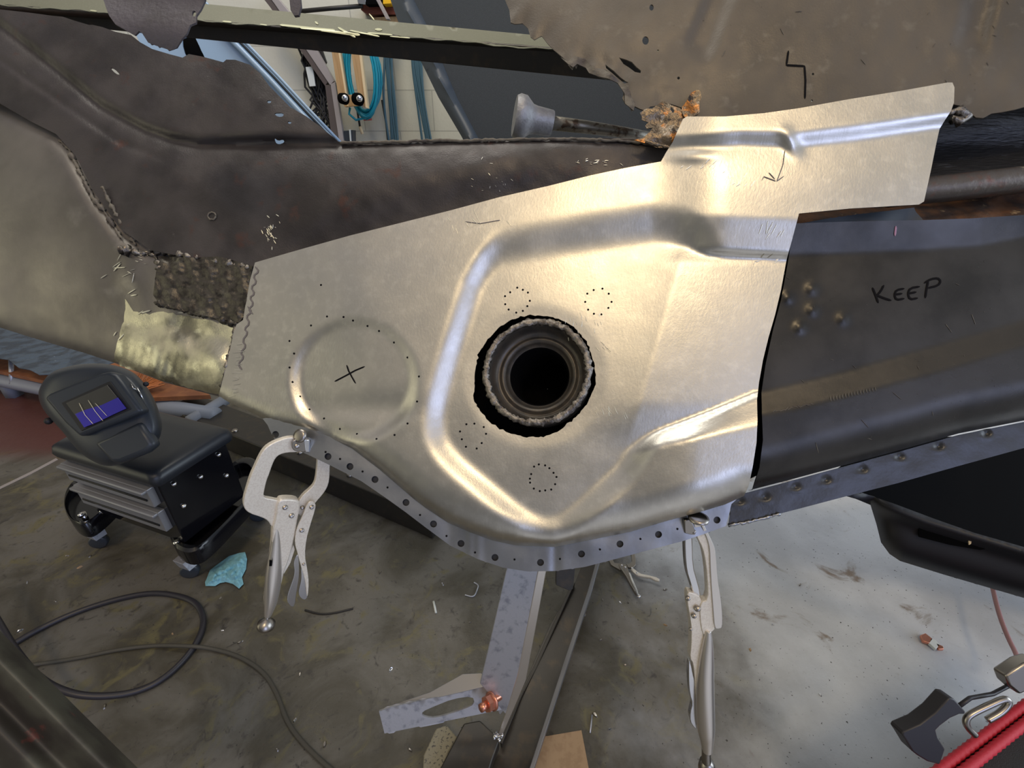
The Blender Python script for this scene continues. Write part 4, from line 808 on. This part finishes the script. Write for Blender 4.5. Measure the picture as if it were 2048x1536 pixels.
for (nm, x0, x1, x2, n, lab, mt) in (('hanging_hose', 776, 783, 790, 6, 'blue grey hoses hanging straight down the block wall next to the teal coil', 'teal2'), ('hanging_hose', 834, 846, 860, 7, 'blue grey hose bundle hanging slanted nearest the slate panel rim', 'teal2')):
    r_ = np.random.default_rng(n); g = empty(nm, Wp(x1, 280), lab, 'hose')
    for k in range(n):
        o = (k-n/2)*3.3; pts = [Wp(x0+o*.8+r_.normal(0, 1), 60, .05), Wp(x0+o+r_.normal(0, 2), 120, .06), Wp(x1+o+r_.normal(0, 3), 200, .07), Wp(x2+o*.9+r_.normal(0, 3), 300, .06)]
        pts = [np.array(p) for p in smooth_poly(pts, 2, False)]; MB().tube(pts, .0068, 8).obj('hose_strand', mt, g)
tag(MB().tube([Wp(764, 200, .05), Wp(772, 245, .05), Wp(778, 300, .05)], .006, 8).obj('black_lead', 'tangle'), 'black lead running down the wall left of the hanging hoses', 'lead')
tb = empty('tool_case', Wp(697, 275), 'small black case with a pale stripe standing against the wall', 'case')
plate('case_body', [(687, 262), (705, 260), (706, 300), (690, 300)], DW(.15), .06, 'plastic', tb); plate('pale_stripe', [(698, 259), (701, 259), (704, 300), (701, 300)], DW(.155), .01, 'white', tb)
tag(MB().tube([Wp(598, 23, .1), Wp(660, 17, .1), Wp(725, 12, .1)], .010, 8).obj('wall_rod', 'tangle'), 'thin black rod on the wall above the olive bar', 'rod')
tag(plate('stacked_strips', [(720, 8), (800, 4), (800, 29), (735, 28), (722, 20)], DW(.08), .1, 'brownred', None), 'stack of red brown strips at the top edge beside the slate panel', 'strips')
tag(plate('wood_block', [(745, 35), (797, 32), (800, 60), (745, 60)], DW(.06), .05, 'wood', None), 'tan wood board under the red brown strips', 'board')
pt = empty('power_tool', Wp(750, 0), 'yellow and black power tool lying on the red brown strips', 'tool')
plate('yellow_body', [(766, -14), (786, -14), (782, 7), (766, 8)], DW(.14), .08, 'yellowp', pt); plate('black_body', [(730, -12), (766, -14), (766, 8), (732, 9)], DW(.13), .08, 'black', pt); plate('chuck', [(713, -6), (731, -8), (731, 9), (716, 7)], DW(.13), .04, 'chrome', pt)

# ------------------------------------------------------------------ rolling seat
A = at_z(304, 954, .40); Lc = at_z(93, 890, .40); Rc = at_z(447, 852, .40)
ua = (Lc-A); La = np.linalg.norm(ua); ua /= La; ub = np.array([ua[1], -ua[0], 0]); ub = ub if np.dot(ub, Rc-A) > 0 else -ub; Lb = np.dot(Rc-A, ub); zz = np.array([0, 0, 1.])
St = lambda a, b, z: A*[1, 1, 0]+ua*a+ub*b+zz*z
st = empty('rolling_seat', St(La/2, Lb/2, 0), 'black padded rolling workshop seat with two grey drawers and chrome casters', 'stool')
def rr(a0, a1, b0, b1, r, z, n=5):
    out = []
    for (cx, cy, s0) in ((a1-r, b1-r, 0), (a0+r, b1-r, 90), (a0+r, b0+r, 180), (a1-r, b0+r, 270)):
        for k in range(n+1): t = math.radians(s0+90*k/n); out.append(St(cx+r*math.cos(t), cy+r*math.sin(t), z))
    return out
MB().loft([rr(.0, La, 0, Lb, .02, .362), rr(-.004, La+.004, -.004, Lb+.004, .022, .375), rr(0, La, 0, Lb, .024, .394), rr(.012, La-.012, .012, Lb-.012, .03, .402), rr(.05, La-.05, .05, Lb-.05, .04, .4045)]).obj('seat_pad', 'vinyl', st, auto=60)
MB().box(St((La)/2, Lb/2, .25), ua, ub, zz, La-.05, Lb-.03, .22).obj('cabinet', 'gloss', st, smooth=False, bevel=.003)
for z0, z1 in ((.285, .345), (.195, .265)):
    d = MB().box(St(La/2+.01, .006, (z0+z1)/2), ua, ub, zz, La-.07, .02, z1-z0).obj('drawer', 'alu', st, smooth=False, bevel=.002)
    MB().box(St(La/2+.01, -.008, z1-.006), ua, ub, zz, La-.075, .018, .010).obj('drawer_pull', 'alu', d, bevel=.003)
    MB().box(St(La/2+.01, -.005, z0+.022), ua, ub, zz, La-.10, .004, .006).obj('drawer_rib', 'gloss', d, bevel=.001)
for (b, z) in ((.05, .33), (.05, .25), (.19, .33), (.19, .25), (.12, .30)): MB().lathe([(-.002, .007), (.003, .0065), (.0055, .003), (.006, .0001)], St(.022, b, z), -ua, 14).obj('bolt', 'chrome', st)
def tray(poly, z, nm):
    P = smooth_poly(poly, 2); top = [at_z(x, y, z) for x, y in P]; c = np.mean(top, 0); inn = [c+(p-c)*.86 for p in top]
    MB().loft([[p-zz*.05 for p in top], [p-zz*.0 for p in top], [c+(p-c)*.95+zz*.006 for p in top], [p+zz*0 for p in inn], [p-zz*.03 for p in inn]]).obj(nm, 'gloss', st, auto=50)
tray([(338, 1052), (358, 1030), (400, 985), (470, 920), (498, 912), (518, 925), (520, 975), (480, 1020), (410, 1092), (380, 1108), (352, 1098), (340, 1078)], .14, 'foot_tray')
tray([(172, 950), (146, 962), (130, 985), (127, 1012), (138, 1040), (160, 1052), (180, 1048), (225, 1008), (238, 985), (215, 962)], .14, 'foot_tray')
for (x, y) in ((162, 1030), (205, 1022), (452, 958)):
    MB().lathe([(-.002, .009), (.004, .008), (.007, .004), (.0075, .0001)], at_z(x, y, .145), (0, -.5, 1), 14).obj('bolt', 'chrome', st)
for (x, y) in ((205, 1093), (386, 1152), (520, 1040), (60, 985)):
    g = at_z(x, y, 0)+zz*.026
    if x == 60: continue
    MB().lathe([(-.011, .0001), (-.011, .020), (-.008, .025), (.008, .025), (.011, .020), (.011, .0001)], g, ua*.6+ub*.8, 24).obj('caster_wheel', 'plastic', st)
    MB().loft([[g+ua*a+ub*b+zz*.055 for a, b in ((-.02, -.02), (.02, -.02), (.02, .02), (-.02, .02))], [g+ua*a+ub*b+zz*.025 for a, b in ((-.03, -.016), (.012, -.016), (.012, .016), (-.03, .016))]]).obj('caster_fork', 'galv', st, smooth=False, bevel=.001)
    MB().tube([g+zz*.05, g+zz*.12], .008, 10).obj('caster_stem', 'chrome', st)

# ------------------------------------------------------------------ welding helmet on the seat
hl = empty('welding_helmet', at_z(215, 925, .41), 'black welding helmet with a violet filter window, lying on the rolling seat', 'helmet')
HS = [(91, 827), (78, 803), (76, 782), (87, 761), (101, 745), (132, 733), (175, 726), (224, 728), (262, 742), (282, 762), (298, 785), (314, 815), (326, 860), (313, 889), (290, 908), (262, 922), (216, 936), (175, 918), (146, 891), (128, 866)]
HS = smooth_poly(HS, 2)
HT = lambda x, y: 1.085-.00010*(y-800)
def hloop(s, d, sh=(0, 0)):
    cx, cy = 196, 830; return [dep(cx+(x-cx)*s+sh[0], cy+(y-cy)*s+sh[1], HT(x, y)+d) for x, y in HS]
MB().loft([hloop(.88, .11, (14, -8)), hloop(.96, .095, (6, -3)), hloop(1, .065), hloop(.985, .040), hloop(.93, .018), hloop(.84, .006), hloop(.6, .002), hloop(.2, 0)]).obj('shell', 'plastic', hl)
pf = plate('window_frame', [(86, 796), (98, 786), (150, 765), (200, 746), (216, 743), (232, 748), (245, 765), (284, 823), (222, 848), (158, 874), (128, 846)], lambda x, y: HT(x, y)-.022, .03, 'plastic', hl, bevel=.008)
plate('window_seal', [(122, 806), (220, 762), (262, 818), (163, 862)], lambda x, y: HT(x, y)-.0235, .003, 'plastic2', pf, bevel=.001)
plate('filter_glass', [(132, 806), (214, 770), (252, 817), (168, 855)], lambda x, y: HT(x, y)-.0265, .003, 'lens', pf, bevel=.0005)
plate('violet_glass', [(150, 828), (172, 819), (203, 810), (235, 795), (252, 817), (226, 829), (200, 842), (168, 855)], lambda x, y: HT(x, y)-.0275, .002, 'violet', pf, bevel=.0003)
plate('chin_face', [(184, 886), (279, 842), (308, 890), (290, 905), (238, 926), (220, 926)], lambda x, y: HT(x, y)-.006-.00012*(x-184)*0, .03, 'plastic', hl, bevel=.010)
MB().tube([dep(274, 775, 1.09), dep(282, 790, 1.092), dep(288, 803, 1.095)], .0018, 8).obj('adjuster_rod', 'chrome', hl)
disc(MB(), 292, 768, 1.12, 5, .012, 12).obj('pivot_knob', 'plastic2', hl); disc(MB(), 97, 842, 1.15, 7, .012, 12).obj('pivot_knob', 'plastic2', hl)
MB().tube([dep(262, 768, 1.085), dep(266, 776, 1.08), dep(274, 780, 1.085)], .0015, 6).obj('cable_clip', 'chrome', hl)
ribbons('glass_scratches', [[1, (158, 806), (170, 830), (186, 848)], [1, (176, 800), (190, 822), (206, 842)], [1, (190, 806), (214, 832)]], lambda X, Y: HT(X, Y)-.0285, 1, 'scratch', hl, off=.0004)

# ------------------------------------------------------------------ left background
rg = empty('rack_frame', at_z(150, 800, 0), 'pale grey pipe frame on the floor behind the welding helmet', 'frame')
MB().tube([at_z(-160, 738, .10), at_z(0, 760, .10), at_z(150, 790, .10), at_z(320, 812, .10), at_z(432, 830, .10)], .034, 14).obj('rail', 'greypipe', rg)
MB().tube([at_z(380, 842, .10), at_z(450, 800, .10)], .026, 12).obj('cross_rail', 'greypipe', rg)
MB().tube([at_z(24, 768, .11), at_z(22, 712, .22)], .010, 8).obj('hook_rod', 'galv', rg)
MB().box(at_z(290, 822, .05), (1, 0, 0), (0, 1, 0), (0, 0, 1), .05, .05, .10).obj('foot', 'greypipe', rg)
MB().box(at_z(20, 775, .05), (1, 0, 0), (0, 1, 0), (0, 0, 1), .05, .05, .10).obj('foot', 'greypipe', rg)
tag(sheet('orange_board', [(-160, 640), (300, 700), (420, 790), (300, 795), (120, 768), (0, 742), (-160, 715)], lambda X, Y: np.minimum((0.16-CH)/(rays(X, Y)[:, 2]), 2.75), 'orange', None, step=20, solid=.02), 'rust orange board lying behind the pale grey pipe frame', 'board')
TP = jag([(-120, 600), (0, 640), (120, 690), (240, 725), (200, 735), (150, 738), (110, 745), (80, 750), (62, 738), (40, 738), (20, 722), (0, 712), (-120, 700)], 2)
tag(sheet('tarpaulin', TP, lambda X, Y: (0.26-CH)/(rays(X, Y)[:, 2])+.035*fnoise(X, Y, .035, 151), 'tarp', None, step=6, solid=.003), 'crumpled blue grey tarpaulin heaped on the orange board', 'tarpaulin')
br = empty('bristle_brush', at_z(300, 770, .0), 'brush with orange bristles behind the welding helmet', 'brush')
br_root = at_z(262, 790, .17); mb = MB(); r_ = np.random.default_rng(6)
for k in range(60):
    t = at_z(300+r_.uniform(-38, 30), 757+r_.uniform(-12, 14), .2); b_ = at_z(262+r_.uniform(-6, 6), 785+r_.uniform(-10, 12), .19); mb.tube([b_, t], .0028, 4)
mb.obj('bristles', 'bristle', br)['kind'] = 'stuff'; MB().box(at_z(258, 790, .18), (1, 0, 0), (0, .8, .6), (0, -.6, .8), .10, .09, .05).obj('brush_block', 'wood', br, bevel=.004)
MB().box(at_z(258, 790, .08), (1, 0, 0), (0, 1, 0), (0, 0, 1), .03, .03, .16).obj('handle', 'wood', br)
bm_ = empty('steel_beam', at_z(600, 930, 0), 'long grey box beam on the floor behind the rolling seat and flange', 'beam')
p = [at_z(330, 815, .10), at_z(860, 1033, .10)]; dr = p[1]-p[0]; dr /= np.linalg.norm(dr); nn = np.array([-dr[1], dr[0], 0]); Lbm = np.linalg.norm(p[1]-p[0])
MB().box((p[0]+p[1])/2*[1, 1, 0]+zz*.05+nn*.07, dr, nn, zz, Lbm, .14, .10).obj('box_section', 'channelsteel', bm_, bevel=.004, smooth=False)
for k in range(3): MB().lathe([(0, .012), (.006, .012), (.008, .006), (.008, .0001)], at_z([470, 600, 700][k], [862, 905, 950][k], .10), (0, 0, 1), 12).obj('bolt', 'clampdark', bm_)

# ------------------------------------------------------------------ stand under the panel
sd = empty('support_stand', at_z(990, 1490, 0), 'welded steel stand under the panel with an upright tube and a slotted bracket', 'stand')
def prism4(P, Dl, thick, nm, m, par, bevel=.002):
    return plate(nm, P, Dl, thick, m, par, bevel=bevel)
DU = lambda x, y: np.interp(y, [1090, 1480], [.78, .885])
plate('upright_face', [(1024, 1090), (1090, 1090), (1076, 1145), (1036, 1352), (1012, 1430), (960, 1367), (985, 1260)], DU, .004, 'galv', sd, bevel=.0012)
plate('upright_side', [(1089, 1090), (1107, 1090), (1092, 1145), (1052, 1360), (1004, 1474), (994, 1474), (1012, 1425), (1035, 1350), (1075, 1145)], lambda x, y: DU(x, y)-.001, .006, 'nickel', sd, bevel=.0012)  # brighter metal here: light on this side put into the colour
plate('upright_back', [(1034, 1090), (1104, 1090), (1088, 1145), (1048, 1370), (1000, 1430), (966, 1367)], lambda x, y: DU(x, y)+.05, .004, 'galv', sd)
DCh = lambda x, y: np.interp(y, [1100, 1536], [1.33, .93])-.01
plate('channel_web', [(1172, 1110), (1200, 1110), (1180, 1180), (1131, 1330), (1061, 1545), (975, 1560), (1005, 1485), (1041, 1388), (1100, 1250), (1148, 1170)], DCh, .012, 'channelsteel', sd)
plate('channel_lip', [(1196, 1110), (1203, 1110), (1184, 1180), (1135, 1330), (1065, 1545), (1056, 1545), (1126, 1330), (1176, 1180)], lambda x, y: DCh(x, y)-.03, .035, 'channeledge', sd)
plate('channel_lip', [(1144, 1165), (1150, 1165), (1076, 1330), (1044, 1392), (1004, 1488), (1000, 1484), (1040, 1384), (1070, 1328)], lambda x, y: DCh(x, y)-.02, .025, 'channelsteel', sd)
plate('cross_plate', [(1113, 1120), (1152, 1120), (1146, 1178), (1140, 1182), (1112, 1170)], 1.0, .02, 'channelsteel', sd)
plate('base_tube', [(928, 1446), (960, 1440), (1000, 1478), (985, 1520), (970, 1570), (862, 1570)], lambda x, y: np.interp(y, [1440, 1570], [.95, .86]), .04, 'channelsteel', sd, bevel=.003)
BX = [(758, 1423), (783, 1414), (994, 1368), (1011, 1418), (769, 1467)]
slot = smooth_poly([(843, 1424), (870, 1412), (905, 1398), (945, 1392), (950, 1408), (930, 1418), (880, 1434), (860, 1436), (845, 1432)], 1)
bk = sheet('slotted_bracket', BX, lambda X, Y: .86+0*X+.0001*(X-850), 'galv', sd, step=9, holes=[slot], solid=.004)
plate('bracket_top', [(758, 1423), (783, 1410), (860, 1384), (925, 1348), (962, 1346), (994, 1368)], lambda x, y: .862+.0004*(1423-.23*(x-758)-y), .003, 'channeledge', sd)
bo = MB(); b0, b1 = dep(967, 1413, .84), dep(1003, 1390, .87); ab = b1-b0
cb_ = MB().lathe([(0, .0001), (0, .0075), (.014, .0075), (.014, .0001)], b0-ab*.15, ab, 20).obj('copper_bolt', 'copper', sd)
MB().lathe([(.006, .006), (.006, .0145), (.018, .0145), (.016, .006)], b0, ab, 6).obj('nut', 'copper', cb_, smooth=False); MB().lathe([(.017, .006), (.0185, .017), (.022, .017), (.02, .006)], b0, ab, 24).obj('washer', 'copper', cb_); MB().lathe([(.02, .007), (.05, .007)], b0, ab, 16).obj('bolt_shank', 'copper', cb_)
r_ = np.random.default_rng(9); mb = MB()
for k in range(9):
    c = dep(999+r_.normal(0, 5), 1474+r_.normal(0, 4), .87); mb.tube([c, c+r_.normal(0, .004, 3)], .003, 6)
mb.obj('tack_weld', 'chrome', sd)
cr_ = MB(); P = []
for j in range(120): t = j*.55; P.append(dep(900+j*.55, 1392-j*.22+4*math.sin(t), .90+.006*math.cos(t)))
cr_.tube(P, .0016, 6).obj('copper_coil', 'copper', sd)
tag(plate('stone_block', [(846, 1540), (847, 1510), (872, 1456), (893, 1449), (915, 1474), (897, 1505), (884, 1545)], onz(.05), .05, 'stone', None, bevel=.003), 'pale speckled block beside the foot of the stand', 'block')
tag(plate('cardboard_piece', [(1080, 1474), (1163, 1460), (1182, 1560), (1040, 1560)], onz(.006), .005, 'card', None, bevel=.0005), 'piece of brown cardboard on the floor right of the stand', 'cardboard')

# ------------------------------------------------------------------ front left beam
fb = empty('foreground_beam', dep(40, 1450, .5), 'worn olive brown body beam in the near left corner, out above the floor cable', 'beam')
def dFb(X, Y):
    t = ((X+Y)-1270)/math.sqrt(2)-0  # distance below the edge line
    e = above(X, Y, [(-200, 1090), (0, 1262), (110, 1372), (190, 1452), (300, 1560), (400, 1660)])
    return .52+.05*np.exp(e/25.)-.008*np.exp(-((e+65)/30.)**2)+.010*np.exp(-((e+135)/38.)**2)-.008*np.exp(-((e+215)/40.)**2)
sheet('beam_skin', [(-160, 1125), (0, 1262), (50, 1312), (110, 1372), (190, 1452), (300, 1560), (360, 1620), (-160, 1620)], dFb, 'beam', fb, step=5, solid=.003)

# ------------------------------------------------------------------ cables and rag
def floor_tube(name, pts, r, m, lab, cat, z=None, k=3):
    P = smooth_poly([(p[0], p[1], p[2] if len(p) > 2 else 0) for p in pts], k, False)
    return tag(MB().tube([at_z(p[0], p[1], r+p[2]) for p in P], r, 12).obj(name, m), lab, cat)
floor_tube('welding_cable', [(-60, 1150, .12), (-5, 1240, .10), (30, 1300, .09), (80, 1360, .06), (140, 1388, .04), (200, 1394, .02), (270, 1386), (330, 1358), (385, 1302), (410, 1250), (400, 1212), (370, 1194), (310, 1184), (240, 1196), (150, 1224), (70, 1262), (30, 1286), (-80, 1350)], .0075, 'cable', 'thick black cable lying in one wide loop on the floor', 'cable')
floor_tube('thin_cable', [(-40, 1345), (70, 1329), (160, 1316), (230, 1300), (310, 1290), (380, 1292, .014), (420, 1296), (480, 1312), (530, 1345), (556, 1390), (572, 1440), (600, 1480), (640, 1520), (700, 1570)], .0048, 'cable2', 'thin dusty cable curving across the floor to the bottom edge', 'cable')
def rag():
    ol = [(413, 1158), (420, 1140), (440, 1125), (458, 1112), (478, 1106), (490, 1104), (494, 1118), (492, 1138), (484, 1154), (487, 1168), (478, 1177), (466, 1168), (452, 1164), (440, 1166), (430, 1172), (411, 1172), (410, 1164)]
    def z(X, Y):
        rid = np.minimum(np.abs(np.sin((X-.6*Y)*.16)), np.abs(np.sin((X*.5+Y)*.13+1))); e = pdist(X, Y, ol, True)
        return .006+.020*np.clip(e/18, 0, 1)*(.45+.55*rid)+.010*np.clip(e/12, 0, 1)*np.abs(fnoise(X, Y, .2, 171))
    return sheet('paper_towel', ol, lambda X, Y: (CH-z(X, Y))/(-rays(X, Y)[:, 2]), 'rag', None, step=2.5, solid=.001)
tag(rag(), 'crumpled blue paper towel on the dirty floor left of the hanging clamp', 'towel')

# ------------------------------------------------------------------ black bumper cover on the right
bu = empty('bumper_cover', dep(1850, 1080, .95), 'black plastic bumper cover below the panel marked KEEP', 'bumper')
DBu = lambda x, y: .93-.0003*(x-1750)
RIMU = [(1660, 968), (1720, 984), (1790, 1008), (1870, 1038), (1950, 1066), (2048, 1094), (2170, 1136), (2500, 1252)]
BL = [(1691, 992), (1712, 998), (1741, 1010), (1753, 1049), (1762, 1085), (1779, 1108), (1800, 1122), (1887, 1149), (2048, 1196), (2170, 1230), (2500, 1326)]
def dBu(X, Y):
    rim = above(X, Y, [(1680, 985), (1741, 1000), (1850, 1043), (1950, 1074), (2048, 1104), (2170, 1146), (2500, 1262)]); lo = pdist(X, Y, BL[2:])
    return DBu(X, Y)-.020*np.exp(-(rim/16.)**2)+.04*np.exp(-lo/14.)
sheet('cover_skin', [(1660, 985)]+BL+RIMU[::-1], dBu, 'plastic2', bu, step=6, solid=.003)
sheet('dark_inside', [(1670, 972)]+RIMU[1:]+[(2500, 900), (2170, 860), (1760, 880), (1670, 940)], lambda X, Y: 1.0+.0008*np.maximum(above(X, Y, RIMU), 0)+0*X, 'black', bu, step=16)  # black sheet stands for the shade inside the cover
plate('recess_slot', [(1838, 1048), (1845, 1052), (1930, 1072), (1985, 1096), (1960, 1100), (1900, 1090), (1838, 1074)], lambda x, y: DBu(x, y)-.006, .004, 'black', bu, bevel=0)
plate('rim_clip', [(1937, 1080), (1944, 1078), (1942, 1088), (1938, 1090)], lambda x, y: DBu(x, y)-.012, .003, 'woodedge', bu, bevel=0)

# ------------------------------------------------------------------ bag, cord, hook at the lower right
bg = empty('tool_bag', at_z(1990, 1500, 0), 'black woven tool bag trimmed with red webbing, at the lower right corner', 'bag')
z0 = .32; T1, T2 = at_z(1895, 1528, z0), at_z(2080, 1388, z0); d = T2-T1; Lb_ = np.linalg.norm(d); d /= Lb_; nb = np.array([d[1], -d[0], 0]); nb = nb if nb[1] < 0 else -nb
T1 = T1-d*.1
MB().hexa([T1*[1, 1, 0]+nb*-.01, (T1+d*.6)*[1, 1, 0]+nb*-.01, (T1+d*.6)*[1, 1, 0]+nb*.22, T1*[1, 1, 0]+nb*.22, T1, T1+d*.6, T1+d*.6+nb*.2+zz*.03, T1+nb*.2+zz*.03]).obj('woven_body', 'mesh', bg, bevel=.01, smooth=False)
for o_, z_ in ((0.0, .004), (.015, .008)):
    MB().tube([T1+nb*o_+zz*z_+d*k*.006+zz*.0005*(k % 2) for k in range(61)], [.0062+.0013*(k % 2) for k in range(61)], 8).obj('red_webbing', 'red_web', bg)
hkD = lambda x, y: .66
g = empty('hook_handle', dep(1850, 1480, .68), 'dark grey curved plastic handle lying against the red webbing', 'handle')
plate('grip', [(1898, 1396), (1909, 1398), (1932, 1424), (1930, 1429), (1919, 1429), (1901, 1437), (1881, 1452), (1872, 1461), (1876, 1476), (1891, 1499), (1880, 1530), (1856, 1524), (1836, 1512), (1826, 1504), (1811, 1479), (1804, 1469), (1808, 1463), (1841, 1449), (1871, 1426), (1891, 1404)], lambda x, y: .655, .022, 'cable', g, bevel=.003)
MB().tube([dep(1918, 1412, .665), dep(1940, 1396, .67), dep(1985, 1388, .68), dep(2010, 1375, .69), dep(2060, 1352, .70)], .003, 8).obj('lead', 'cable', g)
cbn = empty('snap_hook', dep(1960, 1440, .66), 'dark metal snap hook clipped to the bag edge', 'hook')
MB().tube([dep(x, y, .66) for x, y in smooth_poly([(1950, 1470), (1932, 1452), (1932, 1436), (1945, 1426), (1975, 1412), (2010, 1396), (2020, 1404), (2004, 1424), (1975, 1440)], 2, False)], .0045, 10).obj('hook_body', 'clampdark', cbn)
plate('buckle', [(2012, 1352), (2048, 1328), (2075, 1320), (2080, 1370), (2040, 1390), (2020, 1372)], .67, .02, 'clampdark', cbn, bevel=.003)
floor_tube('pink_cord', [(1975, 1120, .10), (1984, 1170, .09), (1992, 1205, .09), (2002, 1240, .09), (2018, 1280, .09), (2034, 1310, .09), (2042, 1340, .10)], .0050, 'pink', 'pinkish brown cord hanging beyond the bag and bumper cover', 'cord')

# ------------------------------------------------------------------ litter on the floor
def chip(x, y, s, m, seed, name, lab, cat, grp=None, flat=.4):
    r = np.random.default_rng(seed); c = at_z(x, y, 0.0); n = 7; lo = []; hi = []
    for k in range(n):
        t = 2*math.pi*k/n; q = s*r.uniform(.6, 1.1); e = .45 if name == 'metal_sliver' else .8; a = seed*.7
        u, v = q*math.cos(t), q*e*math.sin(t); p = c+np.array([u*math.cos(a)-v*math.sin(a), u*math.sin(a)+v*math.cos(a), 0]); lo.append(p); hi.append(p*[1, 1, 0]+(c-p)*[.3, .3, 0]+zz*s*flat*r.uniform(.6, 1.4))
    return tag(MB().loft([lo, hi]).obj(name, m, smooth=False), lab, cat, grp)
cc = empty('copper_scrap', at_z(1863, 1285, 0), 'bent copper strip with a pale middle on the light floor', 'scrap')
for k, (P, m) in enumerate((([(1841, 1270), (1851, 1266), (1866, 1278), (1860, 1286), (1846, 1282)], 'copper'), ([(1862, 1276), (1872, 1280), (1880, 1290), (1872, 1298), (1858, 1286)], 'white'), ([(1872, 1286), (1886, 1292), (1888, 1298), (1878, 1298)], 'copper'))):
    plate(('strip_end', 'pale_middle', 'strip_end')[k], P, onz(.012), .008, m, cc, bevel=.001)
k = 0
for (x, y) in [(160, 1135), (180, 1113), (55, 1165), (110, 1203), (135, 1112), (40, 1262), (210, 1413), (345, 1268), (445, 1262), (480, 1285), (760, 1145), (885, 1168), (870, 1212), (940, 1245), (782, 1340), (600, 1350), (820, 1500), (1005, 1260), (1170, 1230), (1205, 1200), (1240, 1205), (1330, 1250), (1202, 1280), (1150, 1255), (1268, 1420), (1190, 1430), (1545, 1250), (1600, 1170), (1500, 1300), (1640, 1390), (1250, 1330), (1330, 1180), (590, 1440), (650, 1490), (555, 1500), (1220, 1460)]:
    k += 1; r = np.random.default_rng(k+40)
    chip(x, y, r.uniform(.004, .009), 'chrome' if k % 3 == 0 else ('card' if k % 7 == 1 else 'clampdark'), k, 'metal_sliver', *((lambda w: ('tiny sliver lying on the floor ' + w, 'debris', 'slivers on the floor ' + w))('around the black cable loop' if x < 500 else 'between the hanging clamp and the stand' if x < 1010 else 'between the stand and the edge-on clamp' if x < 1345 else 'right of the edge-on hanging clamp')))
floor_tube('wire_offcut', [(610, 1190+30), (640, 1229), (670, 1226), (706, 1217)], .0025, 'tangle', 'short black wire offcut on the floor beside the clamp knob', 'wire')
floor_tube('pale_stick', [(867, 1203), (872, 1226)], .003, 'white', 'short pale stick on the brown floor', 'stick', k=0)
floor_tube('wire_ring', [(930, 1190), (948, 1195), (955, 1178), (957, 1170), (948, 1165)], .002, 'galv', 'open wire ring lying on the floor left of the stand', 'ring')
floor_tube('steel_wire', [(1184, 1430), (1182, 1450), (1180, 1466)], .002, 'galv', 'thin straight wire piece near the cardboard', 'wire', k=0)
cq = plate('floor_joint', [(-30, 992), (0, 973), (60, 944), (112, 916), (116, 919), (62, 948), (0, 978), (-30, 997)], onz(.0012), .001, 'rackl', None, bevel=0); cq['kind'] = 'structure'; cq.name = 'trim_1'
